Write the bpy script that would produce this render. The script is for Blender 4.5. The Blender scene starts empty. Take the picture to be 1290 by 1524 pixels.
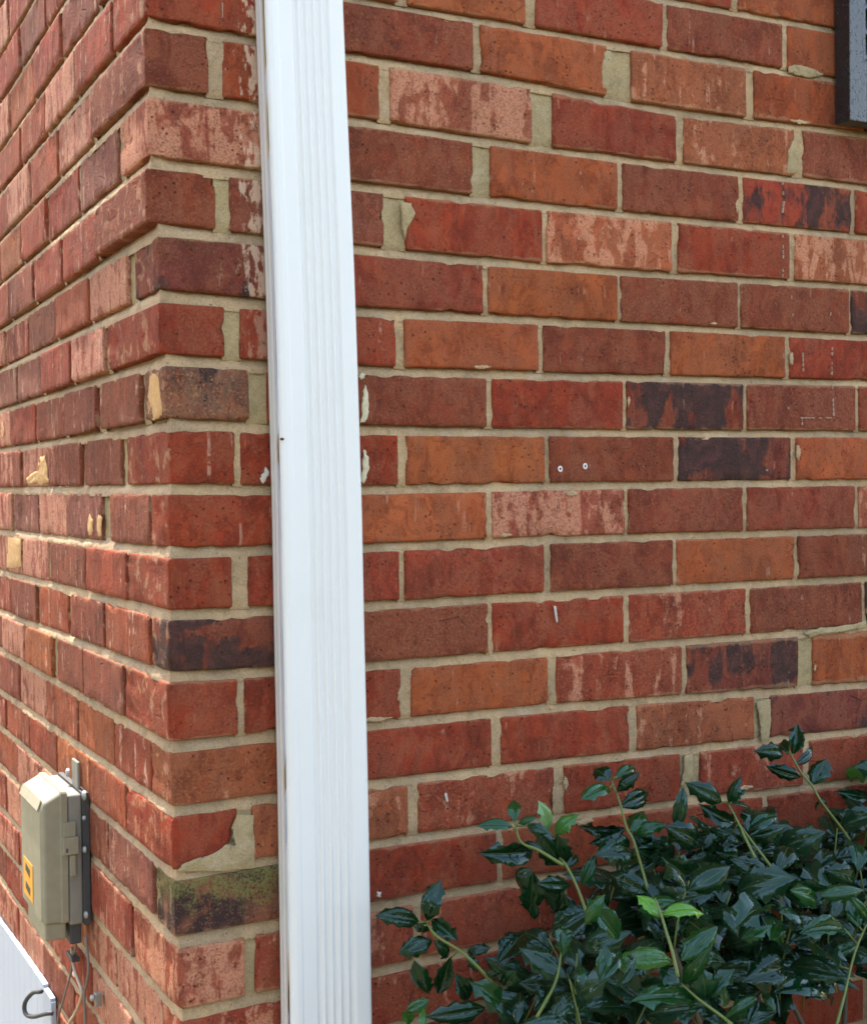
import bpy, bmesh, math, random
from mathutils import Vector, Matrix, noise

# ------------------------------------------------------------------ camera, sky, sun, exposure
scene = bpy.context.scene
COL = scene.collection
Z0 = 1.45                      # height of the measuring line above the ground

cam_data = bpy.data.cameras.new('camera')
cam_data.sensor_fit = 'VERTICAL'
cam_data.sensor_height = 36.0
cam_data.lens = 47.17
cam_data.clip_start = 0.05
cam_data.clip_end = 400.0
cam = bpy.data.objects.new('camera', cam_data)
COL.objects.link(cam)
R_ = Vector((0.8856, -0.4643, -0.0105)); U_ = Vector((0.0177, 0.0111, 0.9998)); F_ = Vector((0.4641, 0.8856, -0.0181))
m = Matrix((R_, U_, -F_)).transposed().to_4x4()
m.translation = Vector((-0.41146, -1.39976, -0.00088 + Z0))
cam.matrix_world = m
scene.camera = cam

SUN = Vector((-0.050, 0.50, 0.86)).normalized()     # direction towards the sun: behind the house, grazing the side wall
elev = math.asin(SUN.z)
azim = math.atan2(SUN.x, SUN.y)

world = bpy.data.worlds.new('World')
scene.world = world
world.use_nodes = True
wt = world.node_tree
for n in list(wt.nodes):
    wt.nodes.remove(n)
wo = wt.nodes.new('ShaderNodeOutputWorld')
wb = wt.nodes.new('ShaderNodeBackground')
ws = wt.nodes.new('ShaderNodeTexSky')
ws.sky_type = 'NISHITA'
ws.sun_disc = False
ws.sun_elevation = elev
ws.sun_rotation = azim
ws.air_density = 0.8
ws.dust_density = 0.7
ws.ozone_density = 0.6
wb.inputs['Strength'].default_value = 0.15
tint = wt.nodes.new('ShaderNodeMix')                # hazy daylight, a little warmer than the clear-air model
tint.data_type = 'RGBA'; tint.blend_type = 'MULTIPLY'
tint.inputs[0].default_value = 1.0
tint.inputs[7].default_value = (1.36, 1.08, 0.82, 1.0)
wt.links.new(ws.outputs[0], tint.inputs[6])
wt.links.new(tint.outputs[2], wb.inputs[0])
wt.links.new(wb.outputs[0], wo.inputs[0])

sd = bpy.data.lights.new('sun', 'SUN')
sd.energy = 2.0
sd.angle = math.radians(0.6)
sd.color = (1.0, 0.93, 0.82)
sun = bpy.data.objects.new('sun', sd)
sun.rotation_euler = (-SUN).to_track_quat('-Z', 'Y').to_euler()
COL.objects.link(sun)

vs = scene.view_settings
vs.view_transform = 'Standard'
vs.look = 'None'
vs.gamma = 1.0
vs.use_curve_mapping = False
vs.exposure = 2.78
scene.render.filter_size = 1.7
scene.cycles.filter_width = 1.7

# ------------------------------------------------------------------ measured layout of the place, in metres
# bed joints of the front wall: course line -> (distance from corner, height)
FRONT_BEDS = {-1: [(0, 0.6368),(0.35, 0.6277),(0.6671, 0.6244),(0.9567, 0.6304)], 0: [(-0.0118, 0.5669),(0.2296, 0.5551),(0.3878, 0.5579),(0.5317, 0.5573),(0.8036, 0.5595),(0.9563, 0.5617)], 1: [(-0.0128, 0.4942),(0.2204, 0.4907),(0.3843, 0.4921),(0.531, 0.4875),(0.6874, 0.4821),(0.9558, 0.491),(1.0129, 0.4919)], 2: [(-0.0117, 0.4217),(0.2212, 0.4187),(0.5302, 0.4126),(1.0124, 0.4173)], 3: [(-0.0128, 0.3474),(0.2211, 0.3449),(0.5295, 0.3434),(1.0119, 0.3474)], 4: [(-0.0117, 0.2767),(0.2227, 0.2726),(0.5287, 0.2691),(1.0115, 0.2764)], 5: [(0.0004, 0.2064),(0.2235, 0.2016),(0.5281, 0.2031),(1.011, 0.2053)], 6: [(0.0045, 0.1388),(0.2243, 0.1343),(0.5274, 0.1362),(1.0106, 0.1409)], 7: [(0.005, 0.0701),(0.226, 0.066),(0.5267, 0.0659),(1.0102, 0.0687)], 8: [(0.0033, 0.0006),(0.2276, -0.0031),(0.526, -0.0003),(1.0097, 0.0003)], 9: [(0.0052, -0.0677),(0.2285, -0.0694),(0.5253, -0.0666),(1.0093, -0.0682)], 10: [(0.0021, -0.1344),(0.2302, -0.1366),(0.5246, -0.1355),(1.0089, -0.1359)], 11: [(0.0019, -0.2006),(0.231, -0.2062),(0.5239, -0.2061),(1.0084, -0.2064)], 12: [(0.0045, -0.2766),(0.2319, -0.2744),(0.5232, -0.2751),(1.0079, -0.2885)], 13: [(0.0035, -0.3459),(0.2336, -0.3421),(0.5225, -0.3442),(1.0075, -0.3535)], 14: [(0.0062, -0.4151),(0.2335, -0.4121),(0.5218, -0.4134),(1.007, -0.4243)], 15: [(0.0088, -0.4881),(0.2343, -0.4847),(0.521, -0.4843),(1.0066, -0.4971)], 16: [(0.0092, -0.5676),(0.2351, -0.5613),(0.55, -0.5546),(1.0, -0.5664)], -2: [(0, 0.7063),(0.4, 0.6967),(0.8, 0.6967),(1.0, 0.6999)], -3: [(0, 0.7753),(0.4, 0.7657),(0.8, 0.7657),(1.0, 0.7689)], 17: [(0, -0.6361),(0.4, -0.6263),(0.8, -0.6297),(1.0, -0.6349)], 18: [(0, -0.7041),(0.4, -0.6943),(0.8, -0.6977),(1.0, -0.7029)], 19: [(0, -0.7718),(0.4, -0.762),(0.8, -0.7654),(1.0, -0.7706)], 20: [(0, -0.8395),(0.4, -0.8297),(0.8, -0.8331),(1.0, -0.8383)]}
SIDE_BEDS = {-3: [(0.0, 0.7753), (0.9187, 0.7926)], -2: [(0.0, 0.7063), (0.9261, 0.7115)], -1: [(0.0, 0.6368), (0.9327, 0.6395)], 0: [(0.0, 0.5669), (0.9396, 0.5638)], 1: [(0.0, 0.4942), (0.9458, 0.4965)], 2: [(0.0, 0.4217), (0.9529, 0.4188)], 3: [(0.0, 0.3474), (0.9596, 0.3461)], 4: [(0.0, 0.2767), (0.9663, 0.2729)], 5: [(0.0, 0.2064), (0.9723, 0.2073)], 6: [(0.0, 0.1388), (0.9785, 0.1389)], 7: [(0.0, 0.0701), (0.9847, 0.0714)], 8: [(0.0, 0.0006), (0.991, 0.0034)], 9: [(0.0, -0.0677), (0.9975, -0.0685)], 10: [(0.0, -0.1344), (1.0039, -0.1385)], 11: [(0.0, -0.2006), (1.0104, -0.2088)], 12: [(0.0, -0.2766), (1.0165, -0.2761)], 13: [(0.0, -0.3459), (1.0232, -0.3485)], 14: [(0.0, -0.4151), (1.0291, -0.413)], 15: [(0.0, -0.4881), (1.0354, -0.4826)], 16: [(0.0, -0.5676), (1.0423, -0.5575)], 17: [(0.0, -0.6361), (1.0482, -0.6219)], 18: [(0.0, -0.7041), (1.0541, -0.6867)], 19: [(0.0, -0.7718), (1.0604, -0.7555)], 20: [(0, -0.8395), (1.06, -0.8232)]}
CORNER_X = {-3: -0.0171, -2: -0.0167, -1: -0.0163, 0: -0.0152, 1: -0.0155, 2: -0.013, 3: -0.0155, 4: -0.0042, 5: -0.0045, 6: 0.0004, 7: 0.0045, 8: 0.0035, 9: 0.0018, 10: 0.0016, 11: -0.0002, 12: 0.0025, 13: 0.0022, 14: 0.0042, 15: 0.006, 16: 0.008, 17: 0.0085, 18: 0.009, 19: 0.0095}
FRONT_BRICKS = {
  -2: [(-0.0167, 0.1763, 'R'), (0.1863, 0.3798, 'B'), (0.3908, 0.566, 'R'), (0.5782, 0.7781, 'R'), (0.7872, 1.0075, 'O')],
  -1: [(-0.0163, 0.0767, 'B'), (0.0867, 0.2829, 'O'), (0.295, 0.4567, 'O'), (0.4702, 0.6625, 'R'), (0.67, 0.865, 'B'), (0.8733, 1.0921, 'O')],
  0: [(-0.0152, 0.1798, 'R'), (0.1898, 0.3828, 'B'), (0.392, 0.5748, 'O'), (0.6131, 0.7999, 'T'), (0.8138, 1.0131, 'O2')],
  1: [(-0.0155, 0.0544, 'B'), (0.0702, 0.2588, 'RO'), (0.2717, 0.4638, 'P'), (0.494, 0.6838, 'R'), (0.6947, 0.8843, 'T'), (0.9, 1.098, 'B')],
  2: [(-0.013, 0.182, 'P'), (0.192, 0.3802, 'B'), (0.4052, 0.5909, 'O'), (0.5982, 0.786, 'B'), (0.7941, 0.9904, 'D2'), (0.9968, 1.1936, 'R')],
  3: [(-0.0155, 0.0606, 'B'), (0.0766, 0.2622, 'B2'), (0.2899, 0.4778, 'R'), (0.4836, 0.675, 'PO'), (0.6848, 0.8748, 'R'), (0.8845, 1.0705, 'PO')],
  4: [(-0.0042, 0.1908, 'D3'), (0.2008, 0.3934, 'RD'), (0.3999, 0.5885, 'O'), (0.5937, 0.7837, 'B'), (0.7895, 0.9831, 'B'), (0.9882, 1.1929, 'D')],
  5: [(-0.0045, 0.0686, 'R'), (0.0862, 0.276, 'R'), (0.2864, 0.4705, 'O'), (0.4773, 0.664, 'B'), (0.6716, 0.8654, 'O'), (0.8738, 1.0763, 'R')],
  6: [(0.0004, 0.0953, 'S'), (0.1165, 0.1709, 'R'), (0.1774, 0.3965, 'B'), (0.404, 0.5965, 'R'), (0.6017, 0.793, 'D'), (0.7988, 0.995, 'B'), (1.0014, 1.2064, 'B')],
  7: [(0.0045, 0.0782, 'R'), (0.0851, 0.2778, 'R'), (0.2874, 0.4788, 'O3'), (0.4847, 0.6757, 'B'), (0.6834, 0.8764, 'D'), (0.8848, 1.0822, 'O')],
  8: [(0.0035, 0.1985, 'R'), (0.2085, 0.395, 'O3'), (0.4025, 0.5984, 'P'), (0.6025, 0.7896, 'B'), (0.7977, 0.9941, 'RD'), (1.0005, 1.2057, 'P')],
  9: [(0.0018, 0.0732, 'R'), (0.0918, 0.277, 'RP'), (0.284, 0.4754, 'RP'), (0.4852, 0.6734, 'B'), (0.68, 0.8814, 'O'), (0.8875, 1.0814, 'B')],
  10: [(0.0016, 0.1966, 'D'), (0.2066, 0.3953, 'B'), (0.4009, 0.596, 'R'), (0.6033, 0.7943, 'M'), (0.8024, 1.0073, 'B'), (1.0125, 1.205, 'D')],
  11: [(-0.0002, 0.0783, 'R'), (0.086, 0.2771, 'R'), (0.2902, 0.4808, 'O'), (0.4916, 0.6864, 'M'), (0.6941, 0.8864, 'D3'), (0.9134, 1.1075, 'O')],
  12: [(0.0025, 0.1975, 'T'), (0.2075, 0.3994, 'R'), (0.4116, 0.602, 'R'), (0.6136, 0.8083, 'T'), (0.8366, 1.0272, 'D3'), (1.0377, 1.2329, 'R')],
  13: [(0.0022, 0.0763, 'R'), (0.0927, 0.2851, 'T'), (0.2983, 0.4872, 'M'), (0.5021, 0.6819, 'R'), (0.7151, 0.894, 'M'), (0.9062, 1.1067, 'R')],
  14: [(0.0042, 0.1992, 'DM'), (0.2092, 0.4044, 'R'), (0.412, 0.607, 'RO'), (0.6165, 0.8213, 'R'), (0.8296, 1.0263, 'R')],
  15: [(0.006, 0.0821, 'P'), (0.0946, 0.2895, 'M'), (0.301, 0.4927, 'M'), (0.5056, 0.6894, 'R'), (0.7027, 0.8991, 'R'), (0.9114, 1.1196, 'R')],
  16: [(0.008, 0.203, 'M'), (0.213, 0.4076, 'M'), (0.4171, 0.613, 'D3'), (0.6237, 0.8261, 'R'), (0.838, 1.0386, 'O')],
}
SIDE_JOINTS = {-3: [], -2: [], -1: [], 0: [(0.1278, 0.1366), (0.32, 0.3272)], 1: [(0.2379, 0.2479)], 2: [(0.1126, 0.133)], 3: [(0.2303, 0.2368)], 4: [(0.092, 0.1204), (0.2955, 0.3061)], 5: [(0.219, 0.2352), (0.4114, 0.4193)], 6: [(0.0744, 0.0965), (0.2762, 0.3005), (0.477, 0.4896)], 7: [(0.1704, 0.2014), (0.3855, 0.4049), (0.5924, 0.6017)], 8: [(0.0653, 0.0734), (0.2475, 0.295), (0.4866, 0.4951), (0.6749, 0.685)], 9: [(0.163, 0.169), (0.3643, 0.3793), (0.5981, 0.6122)], 10: [(0.0641, 0.0722), (0.2656, 0.2792), (0.4587, 0.4878), (0.6757, 0.701)], 11: [(0.1737, 0.1829), (0.3845, 0.396), (0.5534, 0.5851), (0.7803, 0.7913)], 12: [(0.0742, 0.0796), (0.2409, 0.2475), (0.4319, 0.4399)], 13: [(0.1846, 0.1908), (0.3672, 0.3747)], 14: [(0.0652, 0.0869)], 15: [(0.1745, 0.1836)], 16: [(0.0648, 0.0728)], 17: [], 18: [], 19: []}
# sprays of the holly: stem points, then leaves as (base, tip, width ratio, tone)
SPRAYS = [
  ([(0.2398, -0.13, -0.4655), (0.2445, -0.1467, -0.4769), (0.2681, -0.1633, -0.4947), (0.2992, -0.18, -0.5309)], [((0.2399, -0.1298, -0.4647), (0.2496, -0.1363, -0.4222), 0.52, 'd'), ((0.2315, -0.1319, -0.4619), (0.1796, -0.1394, -0.4444), 0.38, 'd'), ((0.2348, -0.136, -0.4655), (0.2398, -0.1114, -0.4882), 0.5, 'd'), ((0.2476, -0.1262, -0.4643), (0.266, -0.1515, -0.4825), 0.45, 'd'), ((0.2472, -0.1301, -0.4857), (0.2108, -0.1202, -0.4972), 0.5, 'd'), ((0.2459, -0.1419, -0.4837), (0.2751, -0.1325, -0.5097), 0.42, 'd'), ((0.2202, -0.1394, -0.5015), (0.2397, -0.1328, -0.5466), 0.42, 'd'), ((0.2662, -0.1362, -0.5061), (0.2598, -0.1158, -0.5561), 0.34, 'd'), ((0.285, -0.1362, -0.5042), (0.3034, -0.1531, -0.4961), 0.45, 'd'), ((0.288, -0.1344, -0.507), (0.2929, -0.1465, -0.5232), 0.5, 'd'), ((0.3237, -0.1367, -0.5212), (0.3788, -0.1113, -0.4995), 0.4, 'd'), ((0.2718, -0.1381, -0.5256), (0.2909, -0.1387, -0.5586), 0.55, 'd')]),
  ([(0.3333, -0.16, -0.3629), (0.3307, -0.1767, -0.3805), (0.3423, -0.1933, -0.3868), (0.3627, -0.21, -0.4019)], [((0.3324, -0.1608, -0.3621), (0.3444, -0.1396, -0.3417), 0.42, 'm'), ((0.325, -0.1698, -0.3641), (0.2861, -0.1626, -0.3577), 0.42, 'm'), ((0.3324, -0.1675, -0.3624), (0.3437, -0.1837, -0.3517), 0.45, 'm'), ((0.3435, -0.1674, -0.3661), (0.3583, -0.1859, -0.3726), 0.5, 'd'), ((0.3566, -0.1623, -0.3978), (0.283, -0.1796, -0.3871), 0.3, 'd'), ((0.3389, -0.1631, -0.3865), (0.3466, -0.1867, -0.3855), 0.4, 'd'), ((0.3434, -0.1701, -0.4133), (0.3386, -0.1431, -0.4423), 0.55, 'd'), ((0.3568, -0.1582, -0.4217), (0.3587, -0.1493, -0.472), 0.5, 'd'), ((0.3556, -0.1714, -0.4304), (0.4115, -0.1607, -0.4441), 0.28, 'd'), ((0.39, -0.166, -0.4422), (0.3872, -0.1537, -0.4789), 0.42, 'd'), ((0.3539, -0.1641, -0.4513), (0.3594, -0.1581, -0.4758), 0.4, 'd')]),
  ([(0.3842, -0.15, -0.3822), (0.3864, -0.1625, -0.4053), (0.389, -0.175, -0.4142), (0.3967, -0.1875, -0.4402), (0.4025, -0.2, -0.4735)], [((0.3832, -0.1516, -0.3817), (0.3689, -0.1584, -0.3448), 0.52, 'L'), ((0.385, -0.1553, -0.3846), (0.3986, -0.175, -0.3573), 0.52, 'g'), ((0.3941, -0.1569, -0.4202), (0.3572, -0.1763, -0.3754), 0.42, 'd'), ((0.3997, -0.1597, -0.4185), (0.3756, -0.1795, -0.3823), 0.38, 'd'), ((0.4026, -0.1567, -0.4214), (0.4313, -0.1365, -0.4086), 0.4, 'd')]),
  ([(0.3739, -0.19, -0.4891), (0.3492, -0.215, -0.5201), (0.3094, -0.24, -0.5428)], [((0.3677, -0.1998, -0.4705), (0.3564, -0.2182, -0.4923), 0.55, 'm'), ((0.291, -0.2005, -0.5386), (0.2612, -0.1976, -0.5123), 0.5, 'm'), ((0.312, -0.1974, -0.5649), (0.3276, -0.179, -0.5364), 0.45, 'd'), ((0.2743, -0.1993, -0.5409), (0.2075, -0.1978, -0.5393), 0.25, 'd'), ((0.3402, -0.1906, -0.559), (0.3772, -0.1713, -0.5419), 0.5, 'd'), ((0.1795, -0.1997, -0.5268), (0.1948, -0.2195, -0.5108), 0.4, 'm'), ((0.189, -0.1874, -0.5476), (0.1754, -0.2096, -0.5234), 0.35, 'g'), ((0.2019, -0.1926, -0.5483), (0.213, -0.1758, -0.5356), 0.35, 'g'), ((0.3008, -0.1907, -0.5259), (0.3024, -0.208, -0.5055), 0.6, 'd'), ((0.2916, -0.2, -0.5078), (0.2931, -0.1703, -0.526), 0.6, 'd')]),
  ([(0.4734, -0.14, -0.3358), (0.4786, -0.15, -0.3616), (0.4802, -0.16, -0.3879), (0.4818, -0.17, -0.3991), (0.4876, -0.18, -0.4336), (0.4863, -0.19, -0.4506)], [((0.4693, -0.1458, -0.3343), (0.4628, -0.1203, -0.3244), 0.75, 'd'), ((0.4753, -0.1475, -0.3322), (0.5191, -0.1352, -0.3186), 0.25, 'm'), ((0.4733, -0.1501, -0.3479), (0.4896, -0.169, -0.3243), 0.42, 'd'), ((0.47, -0.1441, -0.3439), (0.4156, -0.1699, -0.3407), 0.34, 'm'), ((0.4869, -0.141, -0.3682), (0.5483, -0.122, -0.3609), 0.34, 'd'), ((0.4887, -0.1456, -0.3936), (0.4428, -0.1196, -0.395), 0.26, 'd'), ((0.4915, -0.1392, -0.3984), (0.4481, -0.1392, -0.4062), 0.26, 'd'), ((0.4986, -0.1458, -0.3971), (0.5328, -0.1261, -0.3752), 0.5, 'm'), ((0.5043, -0.1367, -0.4029), (0.5299, -0.1631, -0.3875), 0.42, 'm'), ((0.5037, -0.141, -0.4177), (0.4492, -0.1679, -0.4063), 0.5, 'd'), ((0.5024, -0.1503, -0.4183), (0.5651, -0.1376, -0.4359), 0.36, 'd'), ((0.5104, -0.1434, -0.4074), (0.5313, -0.145, -0.4159), 0.5, 'd'), ((0.4278, -0.1463, -0.4503), (0.4466, -0.149, -0.4155), 0.36, 'm')]),
  ([(0.6173, -0.17, -0.373), (0.6196, -0.1867, -0.3942), (0.6149, -0.2033, -0.4065), (0.6156, -0.22, -0.4267)], [((0.6132, -0.1749, -0.3718), (0.6236, -0.1802, -0.3393), 0.5, 'b'), ((0.6033, -0.181, -0.3694), (0.5614, -0.1744, -0.3444), 0.42, 'd'), ((0.6207, -0.1729, -0.3728), (0.6268, -0.1855, -0.3542), 0.5, 'b'), ((0.6233, -0.1698, -0.3745), (0.6631, -0.1637, -0.3875), 0.45, 'b'), ((0.619, -0.1816, -0.3952), (0.5766, -0.1751, -0.3739), 0.38, 'd'), ((0.6444, -0.1748, -0.4084), (0.6824, -0.1486, -0.389), 0.55, 'b'), ((0.6482, -0.1726, -0.407), (0.6865, -0.1782, -0.3873), 0.5, 'b'), ((0.6526, -0.1663, -0.4183), (0.703, -0.18, -0.4061), 0.34, 'd'), ((0.6187, -0.1761, -0.4086), (0.6025, -0.1511, -0.4044), 0.45, 'b'), ((0.6363, -0.176, -0.4232), (0.6103, -0.1722, -0.4038), 0.5, 'd'), ((0.591, -0.1769, -0.4125), (0.6072, -0.1663, -0.4385), 0.5, 'd'), ((0.5362, -0.1773, -0.3932), (0.5425, -0.1864, -0.3445), 0.33, 'b'), ((0.5674, -0.1664, -0.3845), (0.6083, -0.1511, -0.4082), 0.5, 'b'), ((0.572, -0.1768, -0.4145), (0.5238, -0.1981, -0.387), 0.5, 'd')]),
  ([(0.6337, -0.17, -0.3996), (0.635, -0.1867, -0.4129), (0.6418, -0.2033, -0.4321), (0.6406, -0.22, -0.4422)], [((0.6692, -0.17, -0.443), (0.7518, -0.1717, -0.4555), 0.28, 'd'), ((0.6624, -0.1755, -0.4392), (0.7272, -0.1646, -0.4427), 0.3, 'd'), ((0.6836, -0.1718, -0.4594), (0.6442, -0.1643, -0.4441), 0.5, 'd'), ((0.6397, -0.1719, -0.4416), (0.6026, -0.179, -0.4287), 0.5, 'd')]),
  ([(0.7585, -0.12, -0.336), (0.7684, -0.13, -0.3614), (0.7782, -0.14, -0.3786), (0.7847, -0.15, -0.3985), (0.8192, -0.16, -0.4455), (0.8309, -0.17, -0.4815)], [((0.7642, -0.1208, -0.3405), (0.7764, -0.1176, -0.3027), 0.48, 'd'), ((0.7498, -0.1284, -0.3353), (0.7554, -0.0994, -0.3251), 0.5, 'd'), ((0.7485, -0.1251, -0.336), (0.7024, -0.1362, -0.3251), 0.4, 'd'), ((0.7693, -0.121, -0.353), (0.815, -0.1096, -0.3376), 0.28, 'd'), ((0.7705, -0.1289, -0.3684), (0.7308, -0.1104, -0.3552), 0.38, 'd'), ((0.797, -0.119, -0.3823), (0.8221, -0.1206, -0.3498), 0.58, 'd'), ((0.8011, -0.1272, -0.4018), (0.815, -0.1033, -0.4108), 0.6, 'd'), ((0.8112, -0.1212, -0.4046), (0.829, -0.1154, -0.4075), 0.4, 'd'), ((0.884, -0.1293, -0.407), (0.8417, -0.1208, -0.3965), 0.3, 'd'), ((0.8515, -0.1297, -0.4575), (0.9067, -0.1068, -0.4528), 0.6, 'b'), ((0.8575, -0.1214, -0.4611), (0.8809, -0.1318, -0.4896), 0.4, 'b'), ((0.8466, -0.1302, -0.4601), (0.8505, -0.1215, -0.493), 0.5, 'm'), ((0.8961, -0.1196, -0.435), (0.8908, -0.1043, -0.4368), 0.25, 'g')]),
  ([(0.4141, -0.3, -0.4206), (0.412, -0.3125, -0.4326), (0.4095, -0.325, -0.4483), (0.4071, -0.3375, -0.4639), (0.4039, -0.35, -0.4831)], [((0.4174, -0.3045, -0.4382), (0.4026, -0.2879, -0.4173), 0.62, 'y'), ((0.4176, -0.3089, -0.4324), (0.4638, -0.3216, -0.4294), 0.36, 'y'), ((0.4401, -0.2989, -0.4867), (0.3739, -0.2925, -0.4757), 0.34, 'g'), ((0.4404, -0.3089, -0.4857), (0.4876, -0.3114, -0.4555), 0.42, 'm'), ((0.4409, -0.3089, -0.5111), (0.4248, -0.296, -0.4923), 0.75, 'b'), ((0.47, -0.2981, -0.5344), (0.3935, -0.2932, -0.5187), 0.26, 'm'), ((0.3388, -0.3087, -0.4909), (0.3813, -0.2921, -0.4614), 0.32, 'b'), ((0.3464, -0.3015, -0.494), (0.3536, -0.2997, -0.458), 0.4, 'm'), ((0.3682, -0.3027, -0.4549), (0.3351, -0.2993, -0.4093), 0.35, 'm'), ((0.3185, -0.3107, -0.4871), (0.3297, -0.2861, -0.4724), 0.45, 'b'), ((0.4501, -0.2961, -0.5182), (0.4582, -0.327, -0.4721), 0.3, 'm'), ((0.3208, -0.3101, -0.4302), (0.3268, -0.3293, -0.3978), 0.4, 'm'), ((0.4729, -0.3029, -0.5321), (0.4874, -0.3274, -0.5006), 0.45, 'b')]),
  ([(0.4471, -0.3, -0.514), (0.4544, -0.3167, -0.5252), (0.4687, -0.3333, -0.5387), (0.471, -0.35, -0.5438)], [((0.4591, -0.3108, -0.528), (0.461, -0.2895, -0.5451), 0.6, 'm'), ((0.4718, -0.3079, -0.5362), (0.4596, -0.3215, -0.4999), 0.6, 'b'), ((0.3621, -0.3066, -0.501), (0.3945, -0.305, -0.4714), 0.3, 'd')]),
  ([(0.7412, -0.27, -0.5002), (0.7012, -0.2867, -0.5294), (0.6688, -0.3033, -0.566), (0.6405, -0.32, -0.589)], [((0.7217, -0.2706, -0.5273), (0.6765, -0.2657, -0.5362), 0.34, 'm'), ((0.6002, -0.2696, -0.558), (0.7146, -0.2515, -0.5837), 0.28, 'b'), ((0.7178, -0.2754, -0.5212), (0.7004, -0.2629, -0.4957), 0.5, 'b'), ((0.7161, -0.279, -0.5055), (0.7236, -0.2503, -0.4722), 0.45, 'm'), ((0.7288, -0.2805, -0.4979), (0.7042, -0.2841, -0.4683), 0.35, 'm'), ((0.5215, -0.2808, -0.5572), (0.5065, -0.2946, -0.5119), 0.45, 'b'), ((0.5646, -0.2804, -0.5542), (0.5237, -0.278, -0.5697), 0.28, 'm'), ((0.5835, -0.2662, -0.5561), (0.5847, -0.2868, -0.5734), 0.36, 'm'), ((0.56, -0.2687, -0.5899), (0.5809, -0.2636, -0.5654), 0.3, 'b'), ((0.6781, -0.2766, -0.5402), (0.6965, -0.2753, -0.5674), 0.45, 'd'), ((0.5229, -0.2726, -0.455), (0.5258, -0.2968, -0.4768), 0.45, 'd'), ((0.5838, -0.2758, -0.4849), (0.5553, -0.2658, -0.4945), 0.5, 'm'), ((0.589, -0.27, -0.4659), (0.5278, -0.2928, -0.4575), 0.5, 'b'), ((0.6353, -0.2736, -0.485), (0.5952, -0.2887, -0.4605), 0.5, 'b'), ((0.624, -0.2716, -0.4505), (0.6893, -0.2583, -0.4782), 0.32, 'm'), ((0.66, -0.2746, -0.4615), (0.717, -0.2905, -0.4568), 0.3, 'm'), ((0.6194, -0.2687, -0.535), (0.5571, -0.2892, -0.5301), 0.5, 'd'), ((0.6933, -0.2807, -0.5026), (0.6234, -0.2899, -0.4886), 0.3, 'm')]),
]
SUN_SPOTS = [([(0.7701, 0.0206), (0.7547, 0.0099), (0.7017, 0.0137), (0.6616, 0.0093), (0.6032, 0.0129), (0.6113, 0.0307), (0.6288, 0.0528), (0.6533, 0.0515), (0.6799, 0.0318), (0.7214, 0.0273)], 0.004), ([(0.0676, 0.0963), (0.0739, 0.0802), (0.0418, 0.0771), (0.0107, 0.0799), (0.0147, 0.1003), (0.0213, 0.1224), (0.0497, 0.1305), (0.061, 0.1181)], 0.003), ([(0.5219, 0.1881), (0.5106, 0.1626), (0.4851, 0.1587), (0.4835, 0.1818), (0.4996, 0.1954)], 0.003), ([(0.9688, 0.1189), (0.9716, 0.0881), (0.9457, 0.0929), (0.9384, 0.1039), (0.9497, 0.118)], 0.003), ([(0.3707, -0.0437), (0.3641, -0.0585), (0.3417, -0.0562), (0.337, -0.0387), (0.3548, -0.0303)], 0.003), ([(0.3194, -0.047), (0.3129, -0.058), (0.2952, -0.0567), (0.2903, -0.0337), (0.3076, -0.0297)], 0.003), ([(0.9235, -0.0768), (0.9405, -0.1283), (0.8794, -0.1265), (0.815, -0.1191), (0.8114, -0.0758), (0.8631, -0.0751)], 0.003)]  # outlines and depths of the sunlit spots painted on the side wall
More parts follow.
